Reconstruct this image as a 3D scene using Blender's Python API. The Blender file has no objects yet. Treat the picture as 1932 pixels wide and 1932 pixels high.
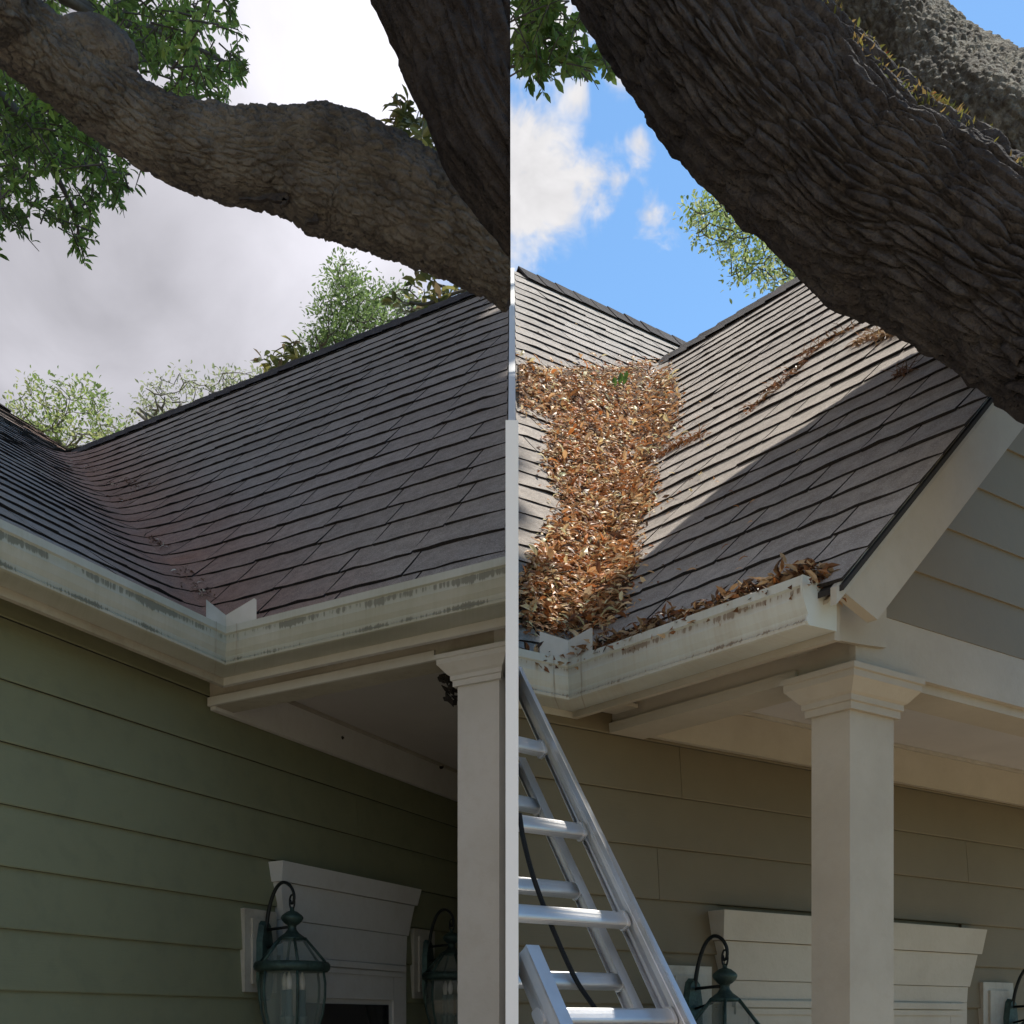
import bpy, math, random
import numpy as np
from mathutils import Vector, noise
R_ = random.Random(7)
rng = np.random.default_rng(7)
S = bpy.context.scene

# ------------------------------------------------------------------ camera, sky, sun, exposure
EYE = 1.6                      # camera height above the ground
F, CX, YH = 2150., 966., 1930. # measured on the photograph scaled to 1932 px: focal length, centre, horizon row
cam = bpy.data.objects.new('camera', bpy.data.cameras.new('camera'))
S.collection.objects.link(cam)
cam.location = (0, 0, EYE)
cam.rotation_euler = (math.pi / 2, 0, 0)
cam.data.sensor_width = 36
cam.data.lens = 36 * F / 1932
cam.data.shift_y = (YH - 966) / 1932
cam.data.clip_end = 2000
cam.data.clip_start = 0.02
S.camera = cam

SUN_EL, SUN_AZ = 68.0, 45.0    # azimuth from +Y towards +X
sel, saz = math.radians(SUN_EL), math.radians(SUN_AZ)
SUN = Vector((math.cos(sel) * math.sin(saz), math.cos(sel) * math.cos(saz), math.sin(sel)))
sun = bpy.data.objects.new('sun', bpy.data.lights.new('sun', 'SUN'))
S.collection.objects.link(sun)
sun.data.energy = 5.0
sun.data.angle = math.radians(0.53)
sun.data.color = (1.0, 0.94, 0.84)
sun.rotation_euler = SUN.to_track_quat('Z', 'Y').to_euler()
sun.location = SUN * 30

S.view_settings.view_transform = 'Standard'
S.view_settings.look = 'None'
S.view_settings.exposure = 0.45
S.view_settings.gamma = 1.0
cy = S.cycles
cy.max_bounces = 6; cy.diffuse_bounces = 3; cy.glossy_bounces = 2; cy.transmission_bounces = 2; cy.transparent_max_bounces = 8
cy.caustics_reflective = False; cy.caustics_refractive = False
cy.use_adaptive_sampling = True; cy.adaptive_threshold = 0.02

def pdir(px, py):
    return Vector(((px - CX) / F, 1.0, (YH - py) / F))

def build_world():
    w = bpy.data.worlds.new('World')
    S.world = w
    w.use_nodes = True
    w.cycles.sampling_method = 'MANUAL'; w.cycles.sample_map_resolution = 512
    nt = w.node_tree
    nt.nodes.clear()
    N = lambda t: nt.nodes.new(t)
    def lk(a, b): nt.links.new(a, b)
    def math_(op, a, b=None, c=None, clamp=False):
        n = N('ShaderNodeMath'); n.operation = op; n.use_clamp = clamp
        for i, v in enumerate((a, b, c)):
            if v is None: continue
            if isinstance(v, (int, float)): n.inputs[i].default_value = v
            else: lk(v, n.inputs[i])
        return n.outputs[0]
    def sstep(v, lo, hi):
        n = N('ShaderNodeMapRange'); n.interpolation_type = 'SMOOTHSTEP'
        lk(v, n.inputs[0]); n.inputs[1].default_value = lo; n.inputs[2].default_value = hi
        return n.outputs[0]
    def mixc(f, a, b):
        n = N('ShaderNodeMix'); n.data_type = 'RGBA'; n.clamp_factor = True
        if isinstance(f, (int, float)): n.inputs[0].default_value = f
        else: lk(f, n.inputs[0])
        for s, v in ((6, a), (7, b)):
            if isinstance(v, tuple): n.inputs[s].default_value = (*v, 1)
            else: lk(v, n.inputs[s])
        return n.outputs[2]
    def noise_(vec, sc, det=6, rough=.55, dist=0.):
        n = N('ShaderNodeTexNoise'); lk(vec, n.inputs['Vector'])
        n.inputs['Scale'].default_value = sc; n.inputs['Detail'].default_value = det
        n.inputs['Roughness'].default_value = rough; n.inputs['Distortion'].default_value = dist
        return n.outputs[0]
    tc = N('ShaderNodeTexCoord').outputs['Generated']
    sep = N('ShaderNodeSeparateXYZ'); lk(tc, sep.inputs[0])
    sky = N('ShaderNodeTexSky'); sky.sky_type = 'NISHITA'; sky.sun_disc = False
    sky.sun_elevation = sel; sky.sun_rotation = saz
    sky.air_density = 1.0; sky.dust_density = 0.15; sky.ozone_density = 1.6
    K = 1 / 0.10 / 2 ** 0.45
    # cloud bank on the left part of the sky
    nbig = noise_(tc, 2.6, 4, .6, .3)
    nmid = noise_(tc, 7.5, 6, .56, .5)
    xx = math_('ADD', sep.outputs[0], math_('MULTIPLY', math_('SUBTRACT', nmid, .5), .10))
    bank = sstep(xx, 0.012, -0.075)
    def blob(px, py, r):
        d = pdir(px, py).normalized()
        n = N('ShaderNodeVectorMath'); n.operation = 'DISTANCE'
        lk(tc, n.inputs[0]); n.inputs[1].default_value = d
        return math_('SUBTRACT', 1.0, math_('DIVIDE', n.outputs['Value'], r), clamp=True)
    glow = math_('ADD', sstep(blob(700, 40, .22), 0.0, 1.0), math_('MULTIPLY', sstep(blob(560, 540, .20), 0, 1), .16))
    shade = math_('ADD', math_('MULTIPLY', math_('SUBTRACT', nbig, .5), .62), math_('MULTIPLY', math_('SUBTRACT', nmid, .5), .55))
    lum = math_('ADD', math_('ADD', .53, math_('MULTIPLY', shade, .95)), math_('MULTIPLY', glow, .55))
    lum = math_('MAXIMUM', lum, .34)
    cgrey = N('ShaderNodeVectorMath'); cgrey.operation = 'SCALE'
    cgrey.inputs[0].default_value = (0.985 * K, 0.97 * K, 1.06 * K)
    lk(lum, cgrey.inputs['Scale'])
    # scattered cumulus on the right
    nc = noise_(tc, 13, 5, .62, .35)
    nf = noise_(tc, 34, 4, .62, .6)
    cb = None
    for (px, py, r, wt) in ((985, 345, .068, 1.25), (1045, 365, .050, 1.05), (1105, 350, .040, .85), (1160, 345, .028, .62), (1005, 50, .05, .95), (1085, 180, .026, .78), (1175, 150, .026, .75),
                            (1205, 270, .026, .75), (1240, 250, .016, .6), (1060, 150, .016, .55), (1210, 340, .018, .5), (1225, 405, .028, .75), (1268, 438, .014, .5), (1018, 240, .016, .55)):
        b = math_('MULTIPLY', blob(px, py, r), wt)
        cb = b if cb is None else math_('MAXIMUM', cb, b)
    dens = math_('ADD', math_('ADD', cb, math_('MULTIPLY', math_('SUBTRACT', nc, .5), 1.7)), math_('MULTIPLY', math_('SUBTRACT', nf, .5), 1.1))
    dens = math_('MULTIPLY', dens, sstep(cb, 0.0, .14))
    cmask = sstep(dens, .20, .85)
    wlum = math_('ADD', .70, math_('MULTIPLY', math_('SUBTRACT', nc, .35), .8))
    cwhite = N('ShaderNodeVectorMath'); cwhite.operation = 'SCALE'
    cwhite.inputs[0].default_value = (1.0 * K, .985 * K, 1.0 * K); lk(wlum, cwhite.inputs['Scale'])
    skm = N('ShaderNodeVectorMath'); skm.operation = 'MULTIPLY'
    lk(sky.outputs[0], skm.inputs[0]); skm.inputs[1].default_value = (1.12, 1.42, 1.50)
    c = mixc(cmask, skm.outputs[0], cwhite.outputs[0])
    c = mixc(bank, c, cgrey.outputs[0])
    bg = N('ShaderNodeBackground'); lk(c, bg.inputs[0]); bg.inputs[1].default_value = 0.10
    out = N('ShaderNodeOutputWorld'); lk(bg.outputs[0], out.inputs[0])
build_world()

# ------------------------------------------------------------------ helpers
def tag(o, label=None, cat=None, group=None, kind=None):
    if label: o['label'] = label
    if cat: o['category'] = cat
    if group: o['group'] = group
    if kind: o['kind'] = kind
    return o

def mk(name, verts, faces, mat, parent=None, off=None, smooth=False, uv=None, col=None):
    """one mesh object; verts are world coordinates, `off` is the world position of the thing they belong to"""
    v = np.asarray(verts, dtype=float).reshape(-1, 3)
    if off is not None: v = v - np.asarray(off)
    me = bpy.data.meshes.new(name)
    me.from_pydata(v.tolist(), [], faces)
    if uv is not None:
        l = me.uv_layers.new(name='UVMap')
        idx = np.empty(len(me.loops), dtype=np.int32); me.loops.foreach_get('vertex_index', idx)
        l.data.foreach_set('uv', np.asarray(uv, dtype=float)[idx].ravel())
    if col is not None:
        ca = me.color_attributes.new('Col', 'FLOAT_COLOR', 'POINT')
        c = np.asarray(col, dtype=float)
        if c.shape[1] == 3: c = np.hstack([c, np.ones((len(c), 1))])
        ca.data.foreach_set('color', c.ravel())
    if smooth:
        me.polygons.foreach_set('use_smooth', [True] * len(me.polygons))
    me.materials.append(mat)
    o = bpy.data.objects.new(name, me)
    S.collection.objects.link(o)
    if parent is not None: o.parent = parent
    return o

def empty(name, loc):
    o = bpy.data.objects.new(name, None)
    S.collection.objects.link(o)
    o.location = loc
    o.empty_display_size = .1
    return o

def loft(name, la, lb, mat, parent=None, off=None, smooth=False, uvv=None, sub=1):
    """solid between two equal closed loops of world points"""
    la, lb = np.asarray(la, float), np.asarray(lb, float)
    n = len(la)
    rows = [la + (lb - la) * (k / sub) for k in range(sub + 1)]
    v = np.vstack(rows)
    f = [list(range(n))[::-1], list(range(n * sub, n * (sub + 1)))]
    for k in range(sub):
        for i in range(n):
            j = (i + 1) % n
            f.append([k * n + i, k * n + j, (k + 1) * n + j, (k + 1) * n + i])
    uv = None
    if uvv is not None:
        L = float(np.linalg.norm(lb.mean(0) - la.mean(0)))
        uv = np.vstack([np.column_stack([np.full(n, L * k / sub), uvv]) for k in range(sub + 1)])
    return mk(name, v, f, mat, parent, off, smooth, uv)

def merge(parts):
    V, Fc, n = [], [], 0
    for v, f in parts:
        V.append(np.asarray(v, float)); Fc += [[i + n for i in q] for q in f]; n += len(v)
    return np.vstack(V), Fc

def lathe(c, prof, seg=24, ax=((1, 0, 0), (0, 1, 0), (0, 0, 1)), rot=0.0, caps=True):
    X, Y, Z = (np.asarray(a, float) for a in ax)
    v, f = [], []
    for (r, z) in prof:
        for k in range(seg):
            t = 2 * math.pi * k / seg + rot
            v.append(np.asarray(c) + X * (r * math.cos(t)) + Y * (r * math.sin(t)) + Z * z)
    for i in range(len(prof) - 1):
        for k in range(seg):
            j = (k + 1) % seg
            f.append([i * seg + k, i * seg + j, (i + 1) * seg + j, (i + 1) * seg + k])
    if caps:
        f.append(list(range(seg))[::-1]); f.append(list(range((len(prof) - 1) * seg, len(prof) * seg)))
    return np.array(v), f

def tube(pts, rad, seg=8):
    pts = [Vector(p) for p in pts]
    n = len(pts)
    if isinstance(rad, (int, float)): rad = [rad] * n
    v, f = [], []
    up = None
    for i, p in enumerate(pts):
        t = (pts[min(i + 1, n - 1)] - pts[max(i - 1, 0)])
        if t.length < 1e-9: t = Vector((0, 0, 1))
        t.normalize()
        if up is None:
            up = t.orthogonal().normalized()
        else:
            up = (up - t * up.dot(t))
            up = up.normalized() if up.length > 1e-6 else t.orthogonal().normalized()
        s = t.cross(up)
        for k in range(seg):
            a = 2 * math.pi * k / seg
            q = p + up * (rad[i] * math.cos(a)) + s * (rad[i] * math.sin(a))
            v.append(tuple(q))
    for i in range(n - 1):
        for k in range(seg):
            j = (k + 1) % seg
            f.append([i * seg + k, i * seg + j, (i + 1) * seg + j, (i + 1) * seg + k])
    f.append(list(range(seg))[::-1]); f.append(list(range((n - 1) * seg, n * seg)))
    return np.array(v), f

def obox(c, X, Y, Z):
    """box from centre and three half-axis vectors"""
    c, X, Y, Z = (np.asarray(q, float) for q in (c, X, Y, Z))
    v = [c + X * a + Y * b + Z * d for d in (-1, 1) for b in (-1, 1) for a in (-1, 1)]
    return np.array(v), [[0, 2, 3, 1], [4, 5, 7, 6], [0, 1, 5, 4], [2, 6, 7, 3], [0, 4, 6, 2], [1, 3, 7, 5]]

def catmull(P, n):
    P = np.asarray(P, float)
    out = []
    m = len(P)
    for t in np.linspace(0, m - 1, n):
        i = min(int(t), m - 2); u = t - i
        p0, p1, p2, p3 = P[max(i - 1, 0)], P[i], P[i + 1], P[min(i + 2, m - 1)]
        out.append(.5 * ((2 * p1) + (-p0 + p2) * u + (2 * p0 - 5 * p1 + 4 * p2 - p3) * u * u + (-p0 + 3 * p1 - 3 * p2 + p3) * u ** 3))
    return np.array(out)

def wpt(px, py, depth):
    d = pdir(px, py)
    return np.array([d.x * depth, depth, d.z * depth + EYE])

def to_px(p):
    p = np.asarray(p, float)
    return np.array([CX + F * p[..., 0] / p[..., 1], YH - F * (p[..., 2] - EYE) / p[..., 1]])

def in_poly(x, y, poly):
    ins = False
    j = len(poly) - 1
    for i in range(len(poly)):
        xi, yi = poly[i]; xj, yj = poly[j]
        if (yi > y) != (yj > y) and x < (xj - xi) * (y - yi) / (yj - yi) + xi: ins = not ins
        j = i
    return ins

# ------------------------------------------------------------------ materials
def material(name, base, rough=.7, metallic=0., var=None, vscale=6., vdet=6, vstretch=(1, 1, 1), bump=0., bscale=40., bstretch=(1, 1, 1),
             speck=None, sscale=120., samt=.3, objvar=0., use_col=False, spec=.4, trans=0., stain=None, bdet=5):
    m = bpy.data.materials.new(name)
    m.use_nodes = True
    nt = m.node_tree
    bs = nt.nodes['Principled BSDF']
    bs.inputs['Roughness'].default_value = rough
    bs.inputs['Metallic'].default_value = metallic
    bs.inputs['Specular IOR Level'].default_value = spec
    N = lambda t: nt.nodes.new(t)
    lk = nt.links.new
    tc = N('ShaderNodeTexCoord').outputs['Object']
    def noise_(sc, det, stretch):
        mp = N('ShaderNodeMapping'); lk(tc, mp.inputs[0]); mp.inputs['Scale'].default_value = stretch
        n = N('ShaderNodeTexNoise'); lk(mp.outputs[0], n.inputs['Vector'])
        n.inputs['Scale'].default_value = sc; n.inputs['Detail'].default_value = det
        n.inputs['Roughness'].default_value = .6
        return n.outputs[0]
    def mix(f, a, b, blend='MIX'):
        n = N('ShaderNodeMix'); n.data_type = 'RGBA'; n.blend_type = blend
        if isinstance(f, (int, float)): n.inputs[0].default_value = f
        else: lk(f, n.inputs[0])
        for s, v in ((6, a), (7, b)):
            if isinstance(v, tuple): n.inputs[s].default_value = (*v[:3], 1)
            else: lk(v, n.inputs[s])
        return n.outputs[2]
    def ramp(v, lo, hi):
        n = N('ShaderNodeMapRange'); lk(v, n.inputs[0]); n.inputs[1].default_value = lo; n.inputs[2].default_value = hi
        n.interpolation_type = 'SMOOTHSTEP'
        return n.outputs[0]
    c = base
    if var is not None:
        c = mix(ramp(noise_(vscale, vdet, vstretch), .35, .68), c, var)
    if speck is not None:
        f = N('ShaderNodeMath'); f.operation = 'MULTIPLY'
        lk(ramp(noise_(sscale, 3, (1, 1, 1)), .48, .66), f.inputs[0]); f.inputs[1].default_value = samt
        c = mix(f.outputs[0], c, speck)
    if use_col:
        a = N('ShaderNodeVertexColor'); a.layer_name = 'Col'
        c = mix(1.0, a.outputs[0], c, 'MULTIPLY')
    if objvar > 0:
        oi = N('ShaderNodeObjectInfo')
        mr = N('ShaderNodeMapRange'); lk(oi.outputs['Random'], mr.inputs[0]); mr.inputs[3].default_value = 1 - objvar; mr.inputs[4].default_value = 1 + objvar
        vm = N('ShaderNodeVectorMath'); vm.operation = 'SCALE'
        if isinstance(c, tuple): vm.inputs[0].default_value = c[:3]
        else: lk(c, vm.inputs[0])
        lk(mr.outputs[0], vm.inputs['Scale']); c = vm.outputs[0]
    if stain is not None:      # dirt running down from the gutter lip: UV u = metres along, v = across the profile
        uvn = N('ShaderNodeTexCoord').outputs['UV']
        mp = N('ShaderNodeMapping'); lk(uvn, mp.inputs[0]); mp.inputs['Scale'].default_value = (95, 1.3, 1)
        n = N('ShaderNodeTexNoise'); lk(mp.outputs[0], n.inputs['Vector']); n.inputs['Scale'].default_value = 1.0; n.inputs['Detail'].default_value = 5; n.inputs['Roughness'].default_value = .65
        mp2 = N('ShaderNodeMapping'); lk(uvn, mp2.inputs[0]); mp2.inputs['Scale'].default_value = (5.5, .8, 1)
        n2 = N('ShaderNodeTexNoise'); lk(mp2.outputs[0], n2.inputs['Vector']); n2.inputs['Scale'].default_value = 1.0; n2.inputs['Detail'].default_value = 3
        sp = N('ShaderNodeSeparateXYZ'); lk(uvn, sp.inputs[0])
        fc = N('ShaderNodeFloatCurve'); lk(sp.outputs[1], fc.inputs['Value'])
        cv = fc.mapping.curves[0]
        cv.points[0].location = (0, .0); cv.points[1].location = (1, 0)
        for p in stain[1]: cv.points.new(*p)
        fc.mapping.update()
        def m2(op, a, b):
            q = N('ShaderNodeMath'); q.operation = op
            for i, v in enumerate((a, b)):
                if isinstance(v, (int, float)): q.inputs[i].default_value = v
                else: lk(v, q.inputs[i])
            return q.outputs[0]
        tot = m2('ADD', m2('MULTIPLY', n.outputs[0], .55), m2('MULTIPLY', n2.outputs[0], .75))
        tot = m2('ADD', tot, m2('MULTIPLY', fc.outputs[0], .36))
        msk = m2('MULTIPLY', ramp(tot, .93, .99), stain[2])
        c = mix(msk, c, stain[0])
        soft = m2('MULTIPLY', ramp(tot, .60, 1.0), stain[2] * .5)
        c = mix(soft, c, stain[3])
    if isinstance(c, tuple): bs.inputs['Base Color'].default_value = (*c[:3], 1)
    else: lk(c, bs.inputs['Base Color'])
    if bump > 0:
        b = N('ShaderNodeBump'); b.inputs['Strength'].default_value = bump; b.inputs['Distance'].default_value = .02 if bump >= 1 else .01
        lk(noise_(bscale, bdet, bstretch), b.inputs['Height']); lk(b.outputs[0], bs.inputs['Normal'])
    if trans > 0:
        t = N('ShaderNodeBsdfTranslucent'); ms = N('ShaderNodeMixShader'); ms.inputs[0].default_value = trans
        if isinstance(c, tuple): t.inputs[0].default_value = (*c[:3], 1)
        else: lk(c, t.inputs[0])
        lk(bs.outputs[0], ms.inputs[1]); lk(t.outputs[0], ms.inputs[2])
        lk(ms.outputs[0], nt.nodes['Material Output'].inputs[0])
    return m

M = {}
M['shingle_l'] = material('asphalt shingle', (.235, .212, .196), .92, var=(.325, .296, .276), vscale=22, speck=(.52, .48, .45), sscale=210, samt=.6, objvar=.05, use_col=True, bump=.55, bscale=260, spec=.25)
M['shingle_r'] = material('sunlit asphalt shingle', (.315, .290, .265), .92, var=(.43, .40, .368), vscale=20, speck=(.62, .58, .54), sscale=210, samt=.65, objvar=.06, use_col=True, bump=.6, bscale=260, spec=.25)  # paler copy of the left shingles, extra sun brightness put into the colour
M['ridge'] = material('ridge shingle', (.042, .038, .042), .95, var=(.065, .060, .062), vscale=5, speck=(.12, .11, .11), sscale=230, objvar=.15, bump=.5, bscale=260, spec=.2)
M['deck'] = material('roofing felt', (.03, .028, .027), .95)
M['trim'] = material('white trim paint', (.58, .58, .565), .6, var=(.52, .515, .49), vscale=2.5, speck=(.40, .36, .30), sscale=26, samt=.10, bump=.12, bscale=55, bstretch=(1, 1, 1))
M['trim_r'] = material('cream trim paint', (.44, .40, .325), .6, var=(.38, .34, .27), vscale=2.5, speck=(.33, .28, .22), sscale=26, samt=.12, bump=.12, bscale=55)
M['trim_dirty'] = material('weathered white paint', (.44, .42, .36), .65, var=(.36, .335, .275), vscale=4, speck=(.22, .18, .14), sscale=18, samt=.22, bump=.18, bscale=60)
M['ceiling'] = material('porch ceiling paint', (.50, .49, .48), .75, var=(.44, .43, .42), vscale=1.5, bump=.08, bscale=30)
M['wall_white'] = material('white divider wall paint', (.82, .82, .81), .6)
M['siding_l'] = material('grey green siding paint', (.212, .222, .135), .62, var=(.190, .196, .120), vscale=1.3, speck=(.12, .13, .09), sscale=11, samt=.18, objvar=.035, bump=.10, bscale=16, bstretch=(1, 1, 14), spec=.35)
M['gable'] = material('pale gable siding paint', (.215, .180, .118), .65, var=(.195, .162, .106), vscale=1.4, speck=(.16, .15, .12), sscale=14, samt=.12, objvar=.03, bump=.08, bscale=20)
M['lap_shadow_grime'] = material('lap shadow and mildew', (.022, .024, .017), .9)  # board undersides painted near black: lap shadow line together with mildew
M['lap_shadow_grime_r'] = material('faint lap shadow and mildew', (.075, .065, .040), .9)  # weaker painted lap shadow for the right house, mixed with mildew
M['siding_r'] = material('olive siding paint', (.165, .135, .084), .65, var=(.145, .117, .072), vscale=1.3, speck=(.13, .115, .075), sscale=11, samt=.18, objvar=.035, bump=.10, bscale=16, bstretch=(1, 1, 14), spec=.3)
M['gutter_l'] = material('mildewed white gutter', (.47, .48, .43), .5, var=(.38, .39, .33), vscale=3.0, bump=.06, bscale=20,
                         stain=((.035, .034, .028), ((.12, .25), (.235, .25), (.27, .95), (.40, .62), (.56, .12), (.66, .55), (.72, .85), (.80, .5)), .85, (.30, .30, .22)))
M['gutter_r'] = material('rust streaked white gutter', (.54, .57, .53), .5, var=(.47, .49, .44), vscale=3.0, bump=.06, bscale=20,
                         stain=((.075, .035, .018), ((.12, .22), (.235, .28), (.27, .92), (.36, .66), (.50, .15), (.66, .35), (.71, .8), (.80, .45)), .85, (.38, .30, .20)))
M['flash'] = material('galvanised splash guard', (.60, .60, .57), .45, var=(.52, .52, .48), vscale=7, metallic=.15, bump=.05, bscale=30)
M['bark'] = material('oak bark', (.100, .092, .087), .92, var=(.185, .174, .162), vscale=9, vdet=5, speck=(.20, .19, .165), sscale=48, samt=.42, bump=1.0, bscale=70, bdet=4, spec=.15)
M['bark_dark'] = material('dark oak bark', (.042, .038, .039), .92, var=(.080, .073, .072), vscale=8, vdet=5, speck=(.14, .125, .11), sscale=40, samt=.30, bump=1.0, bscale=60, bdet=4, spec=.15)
M['bark_black'] = material('shaded black oak bark', (.030, .027, .029), .92, var=(.052, .047, .048), vscale=8, vdet=5, speck=(.08, .072, .07), sscale=40, samt=.3, bump=1.0, bscale=60, bdet=4, spec=.12)  # darker copy of the oak bark, the limb's shade put into its colour
M['bark_lichen'] = material('lichen covered oak bark', (.085, .075, .062), .93, var=(.20, .185, .15), vscale=12, vdet=5, speck=(.25, .25, .21), sscale=40, samt=.45, bump=1.0, bscale=60, bdet=4, spec=.15)
M['sawn'] = material('cut wood', (.33, .24, .15), .85, var=(.24, .17, .10), vscale=14)
M['twig'] = material('twig bark', (.075, .065, .055), .9, var=(.12, .105, .09), vscale=14, bump=.5, bscale=60)
M['twig_pale'] = material('pale twig bark', (.15, .13, .11), .9, var=(.21, .19, .165), vscale=14)
M['leaf'] = material('oak leaf', (1, 1, 1), .5, use_col=True, trans=.5, spec=.35)
M['leaf_pale'] = material('young pale leaf', (1, 1, 1), .55, use_col=True, trans=.45, spec=.3)
M['leaf_mag'] = material('magnolia leaf', (1, 1, 1), .32, use_col=True, trans=.3, spec=.5)
M['litter'] = material('dry leaf', (1, 1, 1), .5, use_col=True, trans=.2, spec=.42)
M['litter_base'] = material('matted leaf mould', (.10, .055, .030), .95, var=(.17, .10, .055), vscale=30, bump=1.0, bscale=60)
M['moss'] = material('dry moss', (1, 1, 1), .9, use_col=True, trans=.2, spec=.1)
M['alu'] = material('ladder aluminium', (.82, .82, .83), .40, metallic=.80, var=(.70, .70, .71), vscale=5, vstretch=(1, 1, 1), bump=.05, bscale=90)
M['rope'] = material('black rope', (.012, .012, .013), .85, bump=.6, bscale=300)
M['verdigris'] = material('dark verdigris metal', (.030, .050, .046), .55, metallic=.55, var=(.055, .105, .092), vscale=16, speck=(.10, .16, .14), sscale=60, samt=.25, bump=.2, bscale=120)
M['iron'] = material('black iron', (.018, .022, .022), .5, metallic=.6)
M['candle'] = material('lamp candle sleeve', (.10, .16, .155), .5)
M['bulb'] = material('candle bulb', (.75, .74, .70), .25)
M['nest'] = material('dark nest mud', (.022, .018, .015), .95, bump=1.0, bscale=80)
M['concrete'] = material('ground', (.44, .345, .25), .9, var=(.36, .285, .20), vscale=1.2, speck=(.25, .22, .18), sscale=40, samt=.3, bump=.3, bscale=50)
M['lawn'] = material('lawn ground', (.10, .12, .05), .95, var=(.15, .14, .07), vscale=2.0, bump=.6, bscale=50)
def glass(name, tint, alpha):
    m = bpy.data.materials.new(name); m.use_nodes = True
    nt = m.node_tree; bs = nt.nodes['Principled BSDF']
    bs.inputs['Base Color'].default_value = (*tint, 1); bs.inputs['Roughness'].default_value = .06
    bs.inputs['Alpha'].default_value = alpha; bs.inputs['Specular IOR Level'].default_value = .6
    return m
M['lamp_glass'] = glass('lantern glass', (.30, .36, .33), .28)
M['door_glass'] = glass('door glass', (.012, .012, .014), 1.0)

# ------------------------------------------------------------------ ground
def ground():
    n = 40
    xs = np.linspace(-600, 600, 3)
    v = [(x, y, 0.0) for y in (-600, 0, 600) for x in xs]
    f = [[r * 3 + c, r * 3 + c + 1, (r + 1) * 3 + c + 1, (r + 1) * 3 + c] for r in range(2) for c in range(2)]
    tag(mk('ground', v, f, M['lawn']), 'lawn ground around the two houses', kind='structure')
    v = [(-7, -9, .004), (9, -9, .004), (9, 9, .004), (-7, 9, .004)]
    tag(mk('pavement', v, [[0, 1, 2, 3]], M['concrete']), 'pale paved yard in front of the porches', kind='structure')
ground()

# ------------------------------------------------------------------ the two houses
class Frame:
    def __init__(s, a_deg, b_deg, px, depth, xlim):
        a, b = math.radians(a_deg), math.radians(b_deg)
        s.A = np.array([math.sin(a), math.cos(a), 0]); s.B = -np.array([math.sin(b), math.cos(b), 0])
        s.O = np.array([(px - CX) / F * depth, depth, EYE])
        s.xlim = xlim
        s.Minv = np.linalg.inv(np.array([s.A, s.B, [0, 0, 1]]).T)
        s.base = np.array([s.O[0], s.O[1], 0.0])
    def w(s, a, b, z): return s.O + a * s.A + b * s.B + np.array([0, 0, z])
    def ac(s, b, x=None): return ((s.xlim if x is None else x) - s.O[0] - b * s.B[0]) / s.A[0]
    def bc(s, a, x=None): return ((s.xlim if x is None else x) - s.O[0] - a * s.A[0]) / s.B[0]
    def ray(s, px, py, i, v):
        d = np.array(pdir(px, py)); C = np.array([0, 0, EYE])
        t = (v - (s.Minv @ (C - s.O))[i]) / (s.Minv @ d)[i]
        return s.Minv @ (C + d * t - s.O)
    def loc(s, p): return s.Minv @ (np.asarray(p) - s.O)

XC = .0145
FL = Frame(25.5, -58.5, 388, 4.05, -XC)
FR = Frame(56, -40, 1147, 3.70, XC)
KV = .055     # softness of the woven valley

class Roof:
    def __init__(s, fr, qa, qb, z0, m, mm, aw, hm, dh, kv):
        s.kv = kv
        s.fr, s.qa, s.qb, s.z0, s.m, s.mm, s.aw, s.hm, s.dh = fr, qa, qb, z0, m, mm, aw, hm, dh
        s.hr = m * (aw - qa)
    def k(s, h): return max(.012, s.kv * min(1., h / .55))
    def porch(s, b, h):
        k = s.k(h); y = s.mm * (s.qb - b)
        e = min((y - h) / k, -.02)
        x = h + k * math.log(max(1e-6, 1 - math.exp(e)))
        return s.fr.w(s.qa + x / s.m, b, s.z0 + h)
    def main(s, a, h):
        k = s.k(h); x = s.m * (a - s.qa) if h <= s.hr + .02 else -9
        e = min((x - h) / k, -.02)
        y = h + k * math.log(max(1e-6, 1 - math.exp(e)))
        return s.fr.w(a, s.qb - y / s.mm, s.z0 + h)
    def bval(s, h): return s.qb - (h - s.k(h) * math.log(2)) / s.mm
    def aval(s, h): return s.qa + (h - s.k(h) * math.log(2)) / s.m
    def hit(s, px, py):
        """pixel to the roof surface: the nearer of the two slope planes"""
        d = np.array(pdir(px, py)); C = np.array([0, 0, EYE])
        q0 = s.fr.loc(C); dq = s.fr.Minv @ d
        t1 = -(q0[2] - s.z0 - s.m * (q0[0] - s.qa)) / (dq[2] - s.m * dq[0])
        t2 = -(q0[2] - s.z0 - s.mm * (s.qb - q0[1])) / (dq[2] + s.mm * dq[1])
        return C + d * min(t for t in (t1, t2, 14.0) if t > 0)
    def soft(s, p):
        """how far the woven valley lifts the surface above the sharp fold"""
        q = s.fr.loc(p); x, y = s.m * (q[0] - s.qa), s.mm * (s.qb - q[1])
        k = s.k(max(x, y)); return k * math.log(math.exp((x - max(x, y)) / k) + math.exp((y - max(x, y)) / k))
    def normal(s, p):
        q = s.fr.loc(p)
        hp, hmn = s.m * (q[0] - s.qa), s.mm * (s.qb - q[1])
        if hp > hmn: u, v = s.fr.B, s.fr.A + np.array([0, 0, s.m])
        else: u, v = s.fr.A, -s.fr.B + np.array([0, 0, s.mm])
        n = np.cross(u, v); n /= np.linalg.norm(n)
        return n if n[2] > 0 else -n

RL = Roof(FL, -.16, .245, 1.262, 1.05, .6965, 2.715, 4.485, .1215, .085)
RR = Roof(FR, -.235, .086, 1.072, 1.05, 1.173, 2.615, 3.62, .1036, .055)

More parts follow.
